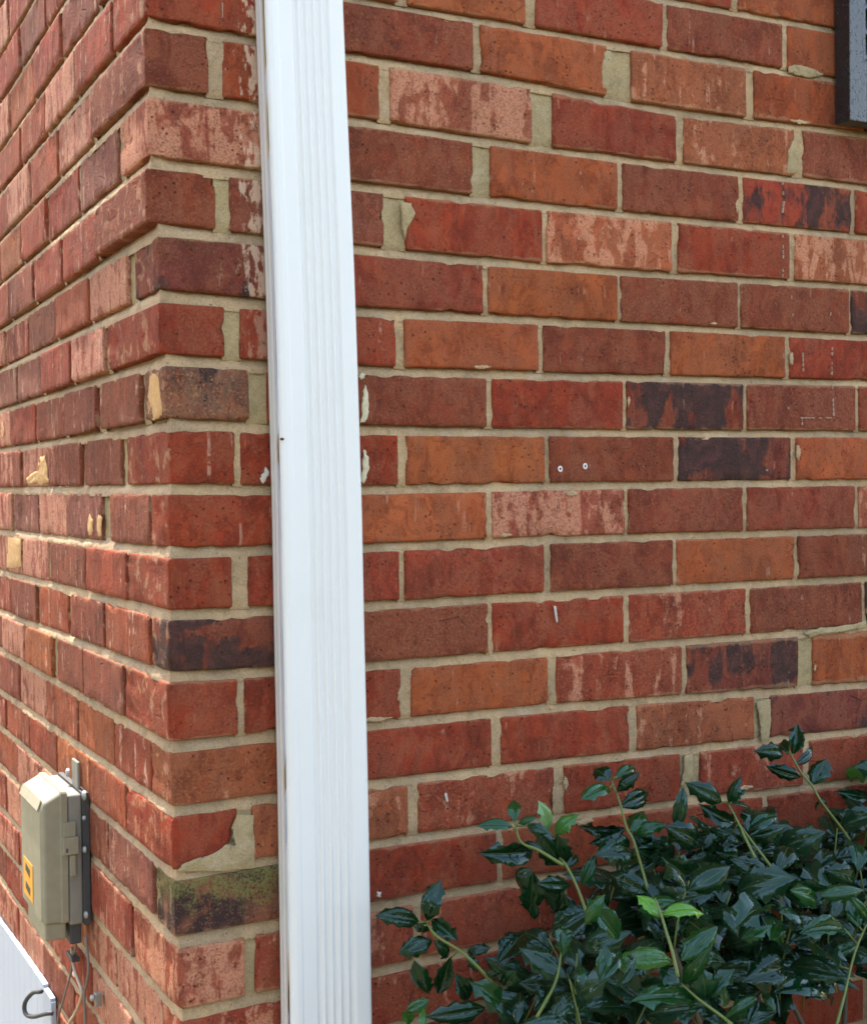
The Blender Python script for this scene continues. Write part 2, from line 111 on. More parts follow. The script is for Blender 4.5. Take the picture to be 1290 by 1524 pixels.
MARKS = {'caulk1': [(0.2351, 0.0, 0.12), (0.2392, 0.0, 0.1085), (0.2398, 0.0, 0.0932), (0.238, 0.0, 0.08), (0.2328, 0.0, 0.0746), (0.2278, 0.0, 0.0745), (0.2312, 0.0, 0.083), (0.2306, 0.0, 0.0968), (0.2324, 0.0, 0.1107)], 'caulk2': [(0.2333, 0.0, 0.0446), (0.2383, 0.0, 0.0353), (0.239, 0.0, 0.0238), (0.2354, 0.0, 0.0107), (0.232, 0.0, 0.0045), (0.2286, 0.0, 0.0076), (0.2305, 0.0, 0.0199), (0.2306, 0.0, 0.0338)], 'caulk3': [(0.2293, 0.0, 0.1313), (0.2344, 0.0, 0.1307), (0.2352, 0.0, 0.1261), (0.2301, 0.0, 0.1237), (0.2267, 0.0, 0.1267)], 'blob': [(0.1131, 0.0, 0.0248), (0.1177, 0.0, 0.0188), (0.1152, 0.0, 0.0114), (0.1104, 0.0, 0.0055), (0.1073, 0.0, 0.0085), (0.1074, 0.0, 0.0144), (0.1106, 0.0, 0.0181)], 'plug': [(0.4993, 0.0, 0.0207), (0.5363, 0.0, 0.024)], 'tick': [[(0.4877, 0.0, -0.1487), (0.4906, 0.0, -0.1489), (0.4934, 0.0, -0.1682), (0.4904, 0.0, -0.1697)], [(0.3325, 0.0, -0.3628), (0.3352, 0.0, -0.3632), (0.3369, 0.0, -0.3738), (0.3341, 0.0, -0.3743)], [(0.2431, 0.0, -0.4665), (0.2474, 0.0, -0.4679), (0.2473, 0.0, -0.4741), (0.2422, 0.0, -0.4726)]], 'drip': [[(0.8612, 0.0, 0.4103), (0.8634, 0.0, 0.3832), (0.8609, 0.0, 0.3666)], [(0.8606, 0.0, 0.3375), (0.8616, 0.0, 0.3102), (0.8602, 0.0, 0.2782)], [(0.8756, 0.0, 0.2563), (0.879, 0.0, 0.2199)], [(0.8956, 0.0, 0.1792), (0.8966, 0.0, 0.1516)], [(0.9492, 0.0, 0.2512), (0.9452, 0.0, 0.223)], [(0.95, 0.0, 0.1953), (0.9485, 0.0, 0.1485), (0.9518, 0.0, 0.0925)], [(0.8673, 0.0, 0.1095), (0.8696, 0.0, 0.0986)], [(0.8913, 0.0, 0.0897), (0.9506, 0.0, 0.0906)], [(0.8938, 0.0, 0.0962), (0.8937, 0.0, 0.0778)], [(0.0704, 0.0, 0.5263), (0.0702, 0.0, 0.5096)], [(0.8309, 0.0, 0.0225), (0.8309, 0.0, 0.0162)]], 'mortar': [[(0.0743, 0.0, -0.3568), (0.0945, 0.0, -0.36), (0.0937, 0.0, -0.4188), (0.0566, 0.0, -0.4165), (0.0055, 0.0, -0.4099), (0.0153, 0.0, -0.4018), (0.034, 0.0, -0.4008), (0.0531, 0.0, -0.3939), (0.0685, 0.0, -0.3841), (0.0741, 0.0, -0.3715)], [(0.8953, 0.0, -0.2064), (0.9261, 0.0, -0.2007), (0.9637, 0.0, -0.201), (1.0124, 0.0, -0.1961), (1.0123, 0.0, -0.2057), (0.97, 0.0, -0.2089), (0.9385, 0.0, -0.2089), (0.9075, 0.0, -0.2127)], [(0.8108, 0.0, -0.295), (0.8344, 0.0, -0.2924), (0.8366, 0.0, -0.32), (0.8304, 0.0, -0.3506), (0.8186, 0.0, -0.3495), (0.8164, 0.0, -0.3228)], [(0.6887, 0.0, -0.3553), (0.702, 0.0, -0.354), (0.7017, 0.0, -0.3877), (0.6905, 0.0, -0.3971), (0.6817, 0.0, -0.3961), (0.6863, 0.0, -0.3771)], [(0.8731, 0.0, 0.5662), (0.8852, 0.0, 0.5715), (0.9009, 0.0, 0.5718), (0.9217, 0.0, 0.5691), (0.9389, 0.0, 0.564), (0.9069, 0.0, 0.5561), (0.8851, 0.0, 0.5569), (0.8731, 0.0, 0.5589)], [(0.8723, 0.0, 0.4524), (0.8869, 0.0, 0.4768), (0.8916, 0.0, 0.4544), (0.8889, 0.0, 0.424), (0.8696, 0.0, 0.422)], [(0.5699, 0.0, 0.5436), (0.5802, 0.0, 0.5467), (0.582, 0.0, 0.5226), (0.5756, 0.0, 0.4973), (0.5674, 0.0, 0.498), (0.5656, 0.0, 0.5246)], [(0.2832, 0.0, 0.3314), (0.2971, 0.0, 0.3303), (0.3022, 0.0, 0.319), (0.2915, 0.0, 0.3025), (0.2878, 0.0, 0.2851), (0.2845, 0.0, 0.3004)]]}

# ------------------------------------------------------------------ small helpers
rnd = random.Random(7)

def tag(o, label=None, cat=None, group=None, kind=None):
    if label: o['label'] = label
    if cat: o['category'] = cat
    if group: o['group'] = group
    if kind: o['kind'] = kind
    return o

def empty(name, loc):
    o = bpy.data.objects.new(name, None)
    o.empty_display_size = 0.05
    o.location = loc
    COL.objects.link(o)
    return o

def put(name, mesh, mat, parent=None, matrix=None):
    if mat is not None and not mesh.materials:
        mesh.materials.append(mat)
    o = bpy.data.objects.new(name, mesh)
    COL.objects.link(o)
    if matrix is not None:
        o.matrix_world = matrix
    if parent is not None:
        o.parent = parent
        # every thing is an unrotated Empty or mesh, so a plain offset is enough
        w = world_of(parent)
        o.matrix_parent_inverse = w.inverted()
    return o

def world_of(o):
    mtx = o.matrix_basis.copy()
    if o.parent is not None:
        mtx = world_of(o.parent) @ o.matrix_parent_inverse @ mtx
    return mtx

def to_mesh(bm, name, smooth=False):
    me = bpy.data.meshes.new(name)
    bm.normal_update()
    bm.to_mesh(me)
    bm.free()
    if smooth:
        for p in me.polygons:
            p.use_smooth = True
    return me

def add_box(bm, lo, hi, bevel=0.0, seg=2):
    c = [(a + b) / 2 for a, b in zip(lo, hi)]
    r = bmesh.ops.create_cube(bm, size=1.0)
    vs_ = r['verts']
    for v in vs_:
        v.co = Vector((c[i] + v.co[i] * (hi[i] - lo[i]) for i in range(3)))
    if bevel:
        es = {e for v in vs_ for e in v.link_edges}
        bmesh.ops.bevel(bm, geom=list(es), offset=bevel, segments=seg, affect='EDGES', profile=0.6)

def add_tube(bm, pts, r0, r1=None, sides=8, caps=True):
    r1 = r0 if r1 is None else r1
    rings = []
    n = len(pts)
    up = Vector((0.31, 0.2, 0.93))
    for i, p in enumerate(pts):
        a = pts[max(0, i - 1)]; b = pts[min(n - 1, i + 1)]
        t = (b - a).normalized()
        s = t.cross(up)
        if s.length < 1e-4: s = t.cross(Vector((1, 0, 0)))
        s.normalize(); u = s.cross(t)
        r = r0 + (r1 - r0) * i / max(1, n - 1)
        rings.append([bm.verts.new(p + s * math.cos(2 * math.pi * k / sides) * r + u * math.sin(2 * math.pi * k / sides) * r) for k in range(sides)])
    for a, b in zip(rings, rings[1:]):
        for k in range(sides):
            bm.faces.new((a[k], a[(k + 1) % sides], b[(k + 1) % sides], b[k]))
    if caps:
        bm.faces.new(rings[0][::-1]); bm.faces.new(rings[-1])

def smooth_path(pts, n=6):
    out = []
    P = [Vector(p) for p in pts]
    P = [P[0] * 2 - P[1]] + P + [P[-1] * 2 - P[-2]]
    for i in range(1, len(P) - 2):
        for k in range(n):
            t = k / n
            a, b, c, d = P[i - 1], P[i], P[i + 1], P[i + 2]
            out.append(0.5 * ((2 * b) + (c - a) * t + (2 * a - 5 * b + 4 * c - d) * t * t + (3 * b - a - 3 * c + d) * t ** 3))
    out.append(P[-2])
    return out

# ------------------------------------------------------------------ node helpers
class NT:
    def __init__(self, name):
        self.mat = bpy.data.materials.new(name)
        self.mat.use_nodes = True
        self.t = self.mat.node_tree
        for n in list(self.t.nodes):
            self.t.nodes.remove(n)
        self.out = self.t.nodes.new('ShaderNodeOutputMaterial')
        self.b = self.t.nodes.new('ShaderNodeBsdfPrincipled')
        self.t.links.new(self.b.outputs[0], self.out.inputs[0])
    def n(self, typ, **kw):
        nd = self.t.nodes.new(typ)
        for k, v in kw.items():
            setattr(nd, k, v)
        return nd
    def l(self, a, b):
        self.t.links.new(a, b)
    def val(self, x, sock):
        if hasattr(x, 'is_linked') or isinstance(x, bpy.types.NodeSocket):
            self.l(x, sock)
        else:
            sock.default_value = x
    def math(self, op, a, b=0.0, clamp=False):
        nd = self.n('ShaderNodeMath', operation=op); nd.use_clamp = clamp
        self.val(a, nd.inputs[0]); self.val(b, nd.inputs[1])
        return nd.outputs[0]
    def vmul(self, v, s):
        nd = self.n('ShaderNodeVectorMath', operation='MULTIPLY')
        self.l(v, nd.inputs[0]); nd.inputs[1].default_value = s
        return nd.outputs[0]
    def vadd(self, v, w):
        nd = self.n('ShaderNodeVectorMath', operation='ADD')
        self.l(v, nd.inputs[0]); self.val(w, nd.inputs[1])
        return nd.outputs[0]
    def noise(self, v, scale, detail=4.0, rough=0.55, dist=0.0):
        nd = self.n('ShaderNodeTexNoise')
        self.l(v, nd.inputs['Vector'])
        nd.inputs['Scale'].default_value = scale
        nd.inputs['Detail'].default_value = detail
        nd.inputs['Roughness'].default_value = rough
        nd.inputs['Distortion'].default_value = dist
        return nd.outputs['Fac']
    def voro(self, v, scale, feature='F1'):
        nd = self.n('ShaderNodeTexVoronoi', feature=feature)
        self.l(v, nd.inputs['Vector'])
        nd.inputs['Scale'].default_value = scale
        return nd.outputs['Distance']
    def step(self, x, a, b):
        nd = self.n('ShaderNodeMapRange', interpolation_type='SMOOTHSTEP')
        self.val(x, nd.inputs['Value'])
        self.val(a, nd.inputs['From Min']); self.val(b, nd.inputs['From Max'])
        return nd.outputs['Result']
    def mix(self, f, a, b):
        nd = self.n('ShaderNodeMix', data_type='RGBA')
        self.val(f, nd.inputs['Factor'])
        ia = [s for s in nd.inputs if s.identifier == 'A_Color'][0]
        ib = [s for s in nd.inputs if s.identifier == 'B_Color'][0]
        for x, s in ((a, ia), (b, ib)):
            if isinstance(x, tuple): s.default_value = (*x, 1.0)
            else: self.l(x, s)
        return [s for s in nd.outputs if s.identifier == 'Result_Color'][0]
    def scale(self, c, f):
        nd = self.n('ShaderNodeVectorMath', operation='SCALE')
        self.l(c, nd.inputs[0]); self.val(f, nd.inputs['Scale'])
        return nd.outputs[0]
    def bump(self, h, dist, strength=1.0, prev=None):
        nd = self.n('ShaderNodeBump')
        nd.inputs['Distance'].default_value = dist
        nd.inputs['Strength'].default_value = strength
        self.l(h, nd.inputs['Height'])
        if prev is not None: self.l(prev, nd.inputs['Normal'])
        return nd.outputs[0]
    def attr(self, name):
        nd = self.n('ShaderNodeAttribute', attribute_type='OBJECT', attribute_name=name)
        return nd.outputs['Fac']

def brick_material(name, stuff=False, streaky=False):
    k = NT(name)
    tc = k.n('ShaderNodeTexCoord')
    oi = k.n('ShaderNodeObjectInfo')
    geo = k.n('ShaderNodeNewGeometry')
    off = k.n('ShaderNodeVectorMath', operation='SCALE')
    comb = k.n('ShaderNodeCombineXYZ')
    rand = geo.outputs['Random Per Island'] if stuff else oi.outputs['Random']
    for i in range(3): k.l(rand, comb.inputs[i])
    k.l(comb.outputs[0], off.inputs[0]); off.inputs['Scale'].default_value = 37.0
    p = k.vadd(tc.outputs['Object'], off.outputs[0])
    pv = k.vmul(p, (1.0, 1.0, 0.22))                      # stretched up and down: drag marks of the wire cut
    if stuff:
        ramp = k.n('ShaderNodeValToRGB')
        k.l(rand, ramp.inputs[0])
        ramp.color_ramp.interpolation = 'CONSTANT'
        e = ramp.color_ramp.elements
        e[0].color = (.25, .055, .034, 1); e[1].position = .35; e[1].color = (.2, .062, .042, 1)
        for pos, c in ((.6, (.38, .11, .036, 1)), (.75, (.3, .1, .06, 1)), (.9, (.1, .05, .045, 1))):
            x = e.new(pos); x.color = c
        base = ramp.outputs[0]
        dark, pale, speck = .25, .25, .3
    else:
        base = oi.outputs['Color']
        dark, pale, speck = k.attr('dark'), k.attr('pale'), k.attr('speck')
    big = k.noise(p, 16, 3, .5, .6)
    mid = k.noise(p, 55, 5, .6, .4)
    fine = k.noise(p, 420, 3, .65)
    strk = k.noise(k.vmul(p, (1, 1, .1)), 95, 3, .6)
    strk2 = k.noise(pv, 40, 4, .6, .8)
    # tone drift over each brick
    c = k.scale(base, k.math('ADD', .60, k.math('MULTIPLY', big, .8)))
    red = k.mix(k.step(mid, .52, .7), c, k.mix(.5, c, (.21, .040, .022)))
    c = k.mix(.75, c, red)
    c = k.mix(k.math('MULTIPLY', k.step(strk2, .52, .62), .42), c, k.mix(.5, c, (.14, .040, .028)))
    drift = k.noise(k.vadd(p, k.vmul(tc.outputs['Object'], (0, 0, 0))), 11, 3, .55, .8)
    drift2 = k.noise(k.vmul(p, (1, 1, .6)), 38, 5, .65, .7)
    c = k.mix(k.math('MULTIPLY', k.step(drift, .46, .66), .60), c, k.mix(.5, k.scale(c, .8), (.15, .058, .038)))
    c = k.mix(k.math('MULTIPLY', k.step(drift, .50, .32), .50), c, k.mix(.5, c, (.31, .085, .036)))
    c = k.mix(k.math('MULTIPLY', k.step(drift2, .52, .64), .60), c, k.mix(.5, c, (.33, .135, .070)))
    c = k.mix(k.math('MULTIPLY', k.step(drift2, .46, .34), .6), c, k.scale(c, .55))
    scar = k.noise(k.vadd(p, k.vmul(tc.outputs['Object'], (1, 1, 1))), 30, 4, .5, 1.2)
    c = k.mix(k.math('MULTIPLY', k.step(scar, .60, .63), .6), c, k.mix(.6, k.scale(base, 1.15), (.27, .060, .026)))
    veil = k.noise(k.vmul(p, (1.3, 1.3, .8)), 24, 5, .62, 1.5)
    c = k.mix(k.math('MULTIPLY', k.step(veil, .50, .54), .50), c, k.mix(.4, k.scale(c, .62), (.12, .038, .030)))
    # sandy skin left on most faces, peeled off in patches
    sk = k.math('ADD', k.math('MULTIPLY', k.noise(k.vmul(p, (1, 1, .45)), 30, 5, .62, 1.0), .6), k.math('MULTIPLY', k.noise(p, 12, 3, .5), .4))
    skm = k.math('MULTIPLY', k.step(sk, .47, .55), k.math('ADD', .30, k.math('MULTIPLY', k.step(fine, .38, .60), .45)))
    c = k.mix(skm, c, k.mix(.45, (.255, .118, .072), k.scale(base, .9)))
    # pale sandy skin, rubbed off in patches
    pm = k.math('ADD', k.math('MULTIPLY', strk2, .65), k.math('MULTIPLY', mid, .35))
    thr = k.math('SUBTRACT', .74, k.math('MULTIPLY', pale, .34))
    pmask = k.step(pm, thr, k.math('ADD', thr, .07))
    pmask = k.math('MULTIPLY', pmask, k.math('ADD', .45, k.math('MULTIPLY', k.step(fine, .42, .6), .5)))
    c = k.mix(pmask, c, k.mix(.28, (.56, .36, .25), k.scale(base, 1.5)))
    # flashed, nearly black skin
    dm = k.math('ADD', k.math('MULTIPLY', big, .6), k.math('MULTIPLY', strk2, .4))
    thd = k.math('SUBTRACT', .76, k.math('MULTIPLY', dark, .40))
    dmask = k.math('MULTIPLY', k.step(dm, thd, k.math('ADD', thd, .06)), .92)
    c = k.mix(dmask, c, k.mix(k.step(mid, .4, .65), (.035, .029, .031), (.075, .042, .042)))
    # sand grains
    gr = k.math('MULTIPLY', k.step(fine, .56, .68), speck)
    c = k.mix(gr, c, (.40, .21, .115))
    gd = k.math('MULTIPLY', k.step(fine, .44, .33), k.math('ADD', .25, k.math('MULTIPLY', speck, .5)))
    c = k.mix(gd, c, k.scale(c, .45))
    # firing pits
    vo = k.voro(k.vadd(p, k.vmul(tc.outputs['Object'], (.3, .3, .3))), 95)
    pit = k.math('MULTIPLY', k.step(vo, .24, .09), k.step(k.noise(p, 30, 2), .44, .62))
    c = k.mix(k.math('MULTIPLY', pit, .8), c, (.06, .022, .016))
    # short firing cracks
    ce = k.voro(k.vadd(k.vmul(p, (1, 1, .8)), k.scale(k.n('ShaderNodeCombineXYZ').outputs[0], 0.0)), 26, 'DISTANCE_TO_EDGE')
    crk = k.math('MULTIPLY', k.step(ce, .030, .006), k.step(k.noise(p, 19, 3), .63, .70))
    c = k.mix(k.math('MULTIPLY', crk, .35), c, k.scale(c, .4))
    # lime bloom along the drag lines
    lime = k.math('MULTIPLY', k.step(strk, (.57 if streaky else .62), (.68 if streaky else .73)), k.step(mid, .46 if streaky else .5, .62))
    c = k.mix(k.math('MULTIPLY', lime, .75 if streaky else .42), c, (.64, .48, .38))
    if not stuff:
        sep = k.n('ShaderNodeSeparateXYZ'); k.l(tc.outputs['Object'], sep.inputs[0])
        # mortar smeared on the arrises when the joints were pointed
        ln = k.attr('half')
        edge = k.math('SUBTRACT', k.math('ABSOLUTE', sep.outputs['Z']), .0275)
        sm = k.step(k.math('ADD', k.math('MULTIPLY', edge, 95.0), k.math('MULTIPLY', mid, 1.2)), .60, .85)
        c = k.mix(k.math('MULTIPLY', sm, .32), c, (.42, .30, .19))
        ex = k.math('SUBTRACT', k.math('ABSOLUTE', sep.outputs['X']), ln)
        sx = k.step(k.math('ADD', k.math('MULTIPLY', ex, 70.0), k.math('MULTIPLY', mid, 1.5)), .78, .98)
        c = k.mix(k.math('MULTIPLY', sx, .55), c, (.44, .32, .21))
        # moss and old overspray
        moss = k.attr('moss')
        mm = k.math('MULTIPLY', k.step(k.math('ADD', mid, k.math('MULTIPLY', sep.outputs['Z'], 6.0)), .38, .66), moss)
        c = k.mix(k.math('MULTIPLY', mm, k.step(fine, .36, .6)), c, (.15, .185, .07))
        paint = k.attr('paint')
        wp = k.n('ShaderNodeSeparateXYZ'); k.l(geo.outputs['Position'], wp.inputs[0])
        px_ = k.math('MULTIPLY', k.math('SUBTRACT', wp.outputs['X'], .088), 14.0)
        paint = k.math('MULTIPLY', paint, k.math('LESS_THAN', wp.outputs['X'], .15))
        pn = k.math('ADD', px_, k.math('MULTIPLY', k.math('SUBTRACT', k.noise(k.vmul(p, (1, 1, .45)), 120, 4, .65), .5), 1.9))
        pmk = k.math('MULTIPLY', k.step(pn, .12, .30), paint)
        c = k.mix(k.math('MULTIPLY', pmk, .72), c, (.66, .59, .48))
    gr_ = k.noise(k.vmul(geo.outputs['Position'], (1, 1, .5)), 5.5, 5, .6)
    c = k.mix(k.math('MULTIPLY', k.step(gr_, .50, .70), .35), c, k.mix(.5, k.scale(c, .6), (.12, .085, .055)))
    cm = k.n('ShaderNodeVectorMath', operation='MULTIPLY')          # fired clay of this batch: low in blue
    k.l(c, cm.inputs[0]); cm.inputs[1].default_value = (.92, .79, .72) if streaky else (1.0, .80, .69)
    c = cm.outputs[0]
    k.l(c, k.b.inputs['Base Color'])
    k.b.inputs['Roughness'].default_value = .88
    k.b.inputs['Specular IOR Level'].default_value = .15
    h = k.math('ADD', k.math('MULTIPLY', strk, 1.0 if streaky else .35), k.math('MULTIPLY', mid, .7))
    h = k.math('SUBTRACT', h, k.math('ADD', k.math('MULTIPLY', pit, .8), k.math('MULTIPLY', crk, .9)))
    h = k.math('ADD', h, k.math('MULTIPLY', k.step(scar, .60, .63), -.5))
    b1 = k.bump(h, .0032 if streaky else .0022, .8)
    b2 = k.bump(fine, .0016, .8, b1)
    k.l(b2, k.b.inputs['Normal'])
    return k.mat

def mortar_material(name, c0, c1, stain):
    k = NT(name)
    geo = k.n('ShaderNodeNewGeometry')
    p = geo.outputs['Position']
    n1 = k.noise(p, 9, 4, .6)
    n2 = k.noise(p, 60, 5, .65)
    n3 = k.noise(p, 600, 2, .6)
    c = k.mix(k.step(n1, .35, .65), c0, c1)
    c = k.mix(k.math('MULTIPLY', k.step(n2, .5, .72), .5), c, stain)
    n4 = k.noise(p, 28, 5, .7)
    n5 = k.noise(p, 170, 4, .7)
    c = k.mix(k.math('MULTIPLY', k.step(n4, .52, .70), .55), c, k.scale(c, .52))
    c = k.mix(k.math('MULTIPLY', k.step(n4, .46, .32), .35), c, (.52, .42, .30))
    c = k.scale(c, k.math('ADD', .55, k.math('MULTIPLY', n3, .9)))
    c = k.mix(k.math('MULTIPLY', k.step(n5, .64, .70), .7), c, (.09, .065, .04))
    gr_ = k.noise(k.vmul(p, (1, 1, .5)), 5.5, 5, .6)
    c = k.mix(k.math('MULTIPLY', k.step(gr_, .50, .70), .35), c, k.mix(.5, k.scale(c, .6), (.12, .085, .055)))
    k.l(c, k.b.inputs['Base Color'])
    k.b.inputs['Roughness'].default_value = .95
    k.b.inputs['Specular IOR Level'].default_value = .2
    b1 = k.bump(k.math('ADD', n2, k.math('MULTIPLY', n5, .6)), .0045, .9)
    k.l(k.bump(n3, .0012, .8, b1), k.b.inputs['Normal'])
    return k.mat

def simple_material(name, col, rough=.5, var=.15, scale=60, bump=.0, spec=.5, metal=0.0, coat=0.0):
    k = NT(name)
    geo = k.n('ShaderNodeNewGeometry')
    n1 = k.noise(geo.outputs['Position'], scale, 4, .6)
    c = k.mix(n1, tuple(x * (1 - var) for x in col), tuple(min(1, x * (1 + var)) for x in col))
    k.l(c, k.b.inputs['Base Color'])
    k.b.inputs['Roughness'].default_value = rough
    k.b.inputs['Specular IOR Level'].default_value = spec
    k.b.inputs['Metallic'].default_value = metal
    k.b.inputs['Coat Weight'].default_value = coat
    if bump:
        k.l(k.bump(n1, bump, .6), k.b.inputs['Normal'])
    return k.mat

M_BRICK = brick_material('brick clay')
M_BRICK_SIDE = brick_material('brick clay dragged', streaky=True)
M_BRICK_FAR = brick_material('brick clay far', stuff=True)
M_MORTAR = mortar_material('mortar', (.50, .340, .185), (.365, .258, .152), (.26, .18, .095))
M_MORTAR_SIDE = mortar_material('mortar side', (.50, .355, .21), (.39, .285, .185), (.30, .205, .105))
M_PATCH = mortar_material('mortar patch', (.42, .315, .165), (.36, .275, .15), (.26, .20, .095))
M_CORE = simple_material('wall core', (.3, .25, .18), .95)

# ------------------------------------------------------------------ ground
def ground_material():
    k = NT('ground')
    geo = k.n('ShaderNodeNewGeometry')
    p = geo.outputs['Position']
    n1 = k.noise(p, .8, 5, .6); n2 = k.noise(p, 25, 5, .7)
    c = k.mix(k.step(n1, .4, .6), (.10, .10, .045), (.17, .13, .075))
    c = k.scale(c, k.math('ADD', .5, n2))
    k.l(c, k.b.inputs['Base Color'])
    k.b.inputs['Roughness'].default_value = .95
    k.l(k.bump(n2, .03, .8), k.b.inputs['Normal'])
    return k.mat
bm = bmesh.new()
bmesh.ops.create_grid(bm, x_segments=8, y_segments=8, size=120)
g = put('ground', to_mesh(bm, 'ground'), ground_material())
tag(g, 'bare earth and thin grass at the foot of the house', 'ground', kind='structure')

# unseen trees, added to cut sky light on the walls and darken reflections
def sky_blocker_trees():
    r = random.Random(5)
    V, Fc = [], []
    lobes = []
    for i in range(96):
        ad = r.uniform(-258, -140) if i % 2 else r.uniform(-150, -8); a = math.radians(ad); d = r.uniform(11, 17)
        h = r.uniform(7.0, 12.0) if ad < -140 else r.uniform(2.0, 4.8)
        lobes.append((Vector((math.cos(a) * d, math.sin(a) * d, h * r.uniform(.2, .8))), r.uniform(1.0, 2.1), h))
    for c, R0, h in lobes:
        for j in range(330):
            q = Vector((r.gauss(0, 1), r.gauss(0, 1), r.gauss(0, 1))).normalized() * R0 * r.uniform(.55, 1.05)
            q.z *= 1.15
            p = c + q
            if p.z < .05: continue
            n = Vector((r.gauss(0, 1), r.gauss(0, 1), r.gauss(.4, 1))).normalized()
            t = n.orthogonal().normalized(); u = n.cross(t); s = r.uniform(.10, .26)
            i0 = len(V)
            V += [p + t * s, p + u * s * .6, p - t * s, p - u * s * .6]
            Fc.append((i0, i0 + 1, i0 + 2, i0 + 3))
    me = bpy.data.meshes.new('sky_blocker_trees')
    me.from_pydata(V, [], Fc)
    return me
o = put('sky_blocker_trees', sky_blocker_trees(), simple_material('sky blocker leaves', (.045, .07, .022), .7, .4, 3))
tag(o, 'unseen leafy trees added to cut the sky light on the walls', 'trees', kind='stuff')

# ------------------------------------------------------------------ the two brick walls
FRONT_BEDS[-4] = [(u, z + .069) for u, z in FRONT_BEDS[-3]]
SIDE_BEDS[-4] = [(v, z + .069 + .008 * v) for v, z in SIDE_BEDS[-3]]
CORNER_X[-4] = CORNER_X[-3]
def lerp_table(P, u):
    if u <= P[0][0]: return P[0][1]
    for (a, b), (c, d) in zip(P, P[1:]):
        if u <= c: return b + (d - b) * (u - a) / (c - a)
    return P[-1][1]
def line_table(P, u):
    (a, b), (c, d) = P[0], P[1]
    return b + (d - b) * (u - a) / (c - a)
def zfront(k, u): return lerp_table(FRONT_BEDS[k], u) + Z0
def zside(k, v): return line_table(SIDE_BEDS[k], min(v, 1.3)) + Z0
for k_, x_ in ((1, -.0142), (3, -.0128), (4, -.0064), (5, -.0052)): CORNER_X[k_] = x_
def xside(k, v):
    k = max(-4, min(19, k))
    return CORNER_X[k] * max(0.0, min(1.0, 1.25 - v))

HALF_TOP = {k: .0058 for k in range(-5, 22)}
for k_, t_ in {2: .0062, 3: .0066, 4: .0072, 5: .0072, 6: .0066, 7: .0066, 12: .0066, 15: .007, 16: .0072}.items():
    HALF_TOP[k_] = t_
def half(k, u):                      # half thickness of a bed joint, thicker at the moved corner
    f = max(0.0, 1 - abs(u) / .6)
    return .0047 + (HALF_TOP[k] - .0047) * f

KIND = {  # base colour, dark, pale, speck
 'R': ((.255, .046, .023), .14, .12, .22), 'B': ((.19, .054, .032), .22, .16, .34), 'B2': ((.20, .075, .052), .2, .3, .5),
 'O': ((.33, .098, .036), .06, .16, .25), 'O2': ((.30, .080, .030), .25, .08, .2), 'O3': ((.37, .122, .045), .04, .18, .30),
 'RO': ((.29, .068, .028), .1, .18, .2), 'T': ((.29, .105, .050), .08, .55, .55), 'P': ((.30, .09, .06), .05, .88, .6),
 'PO': ((.38, .13, .06), .05, .75, .6), 'D': ((.17, .045, .032), .84, .05, .15), 'D2': ((.26, .05, .028), .58, .05, .1), 'D3': ((.17, .05, .042), .62, .1, .2), 'RD': ((.24, .052, .033), .38, .08, .15), 'RP': ((.25, .052, .03), .1, .42, .3),
 'M': ((.27, .06, .036), .1, .58, .5), 'S': ((.17, .115, .08), .5, .2, 1.0), 'DM': ((.12, .075, .055), .75, .1, .5), 'BUFF': ((.62, .40, .17), .0, .3, .3)}

def axis_points(L, n, d1=.0022, d2=.006):
    h = L / 2
    xs = [-h, -h + d1, -h + d2]
    m_ = max(1, n)
    for i in range(1, m_):
        xs.append(-h + d2 + (L - 2 * d2) * i / m_)
    xs += [h - d2, h - d1, h]
    return xs

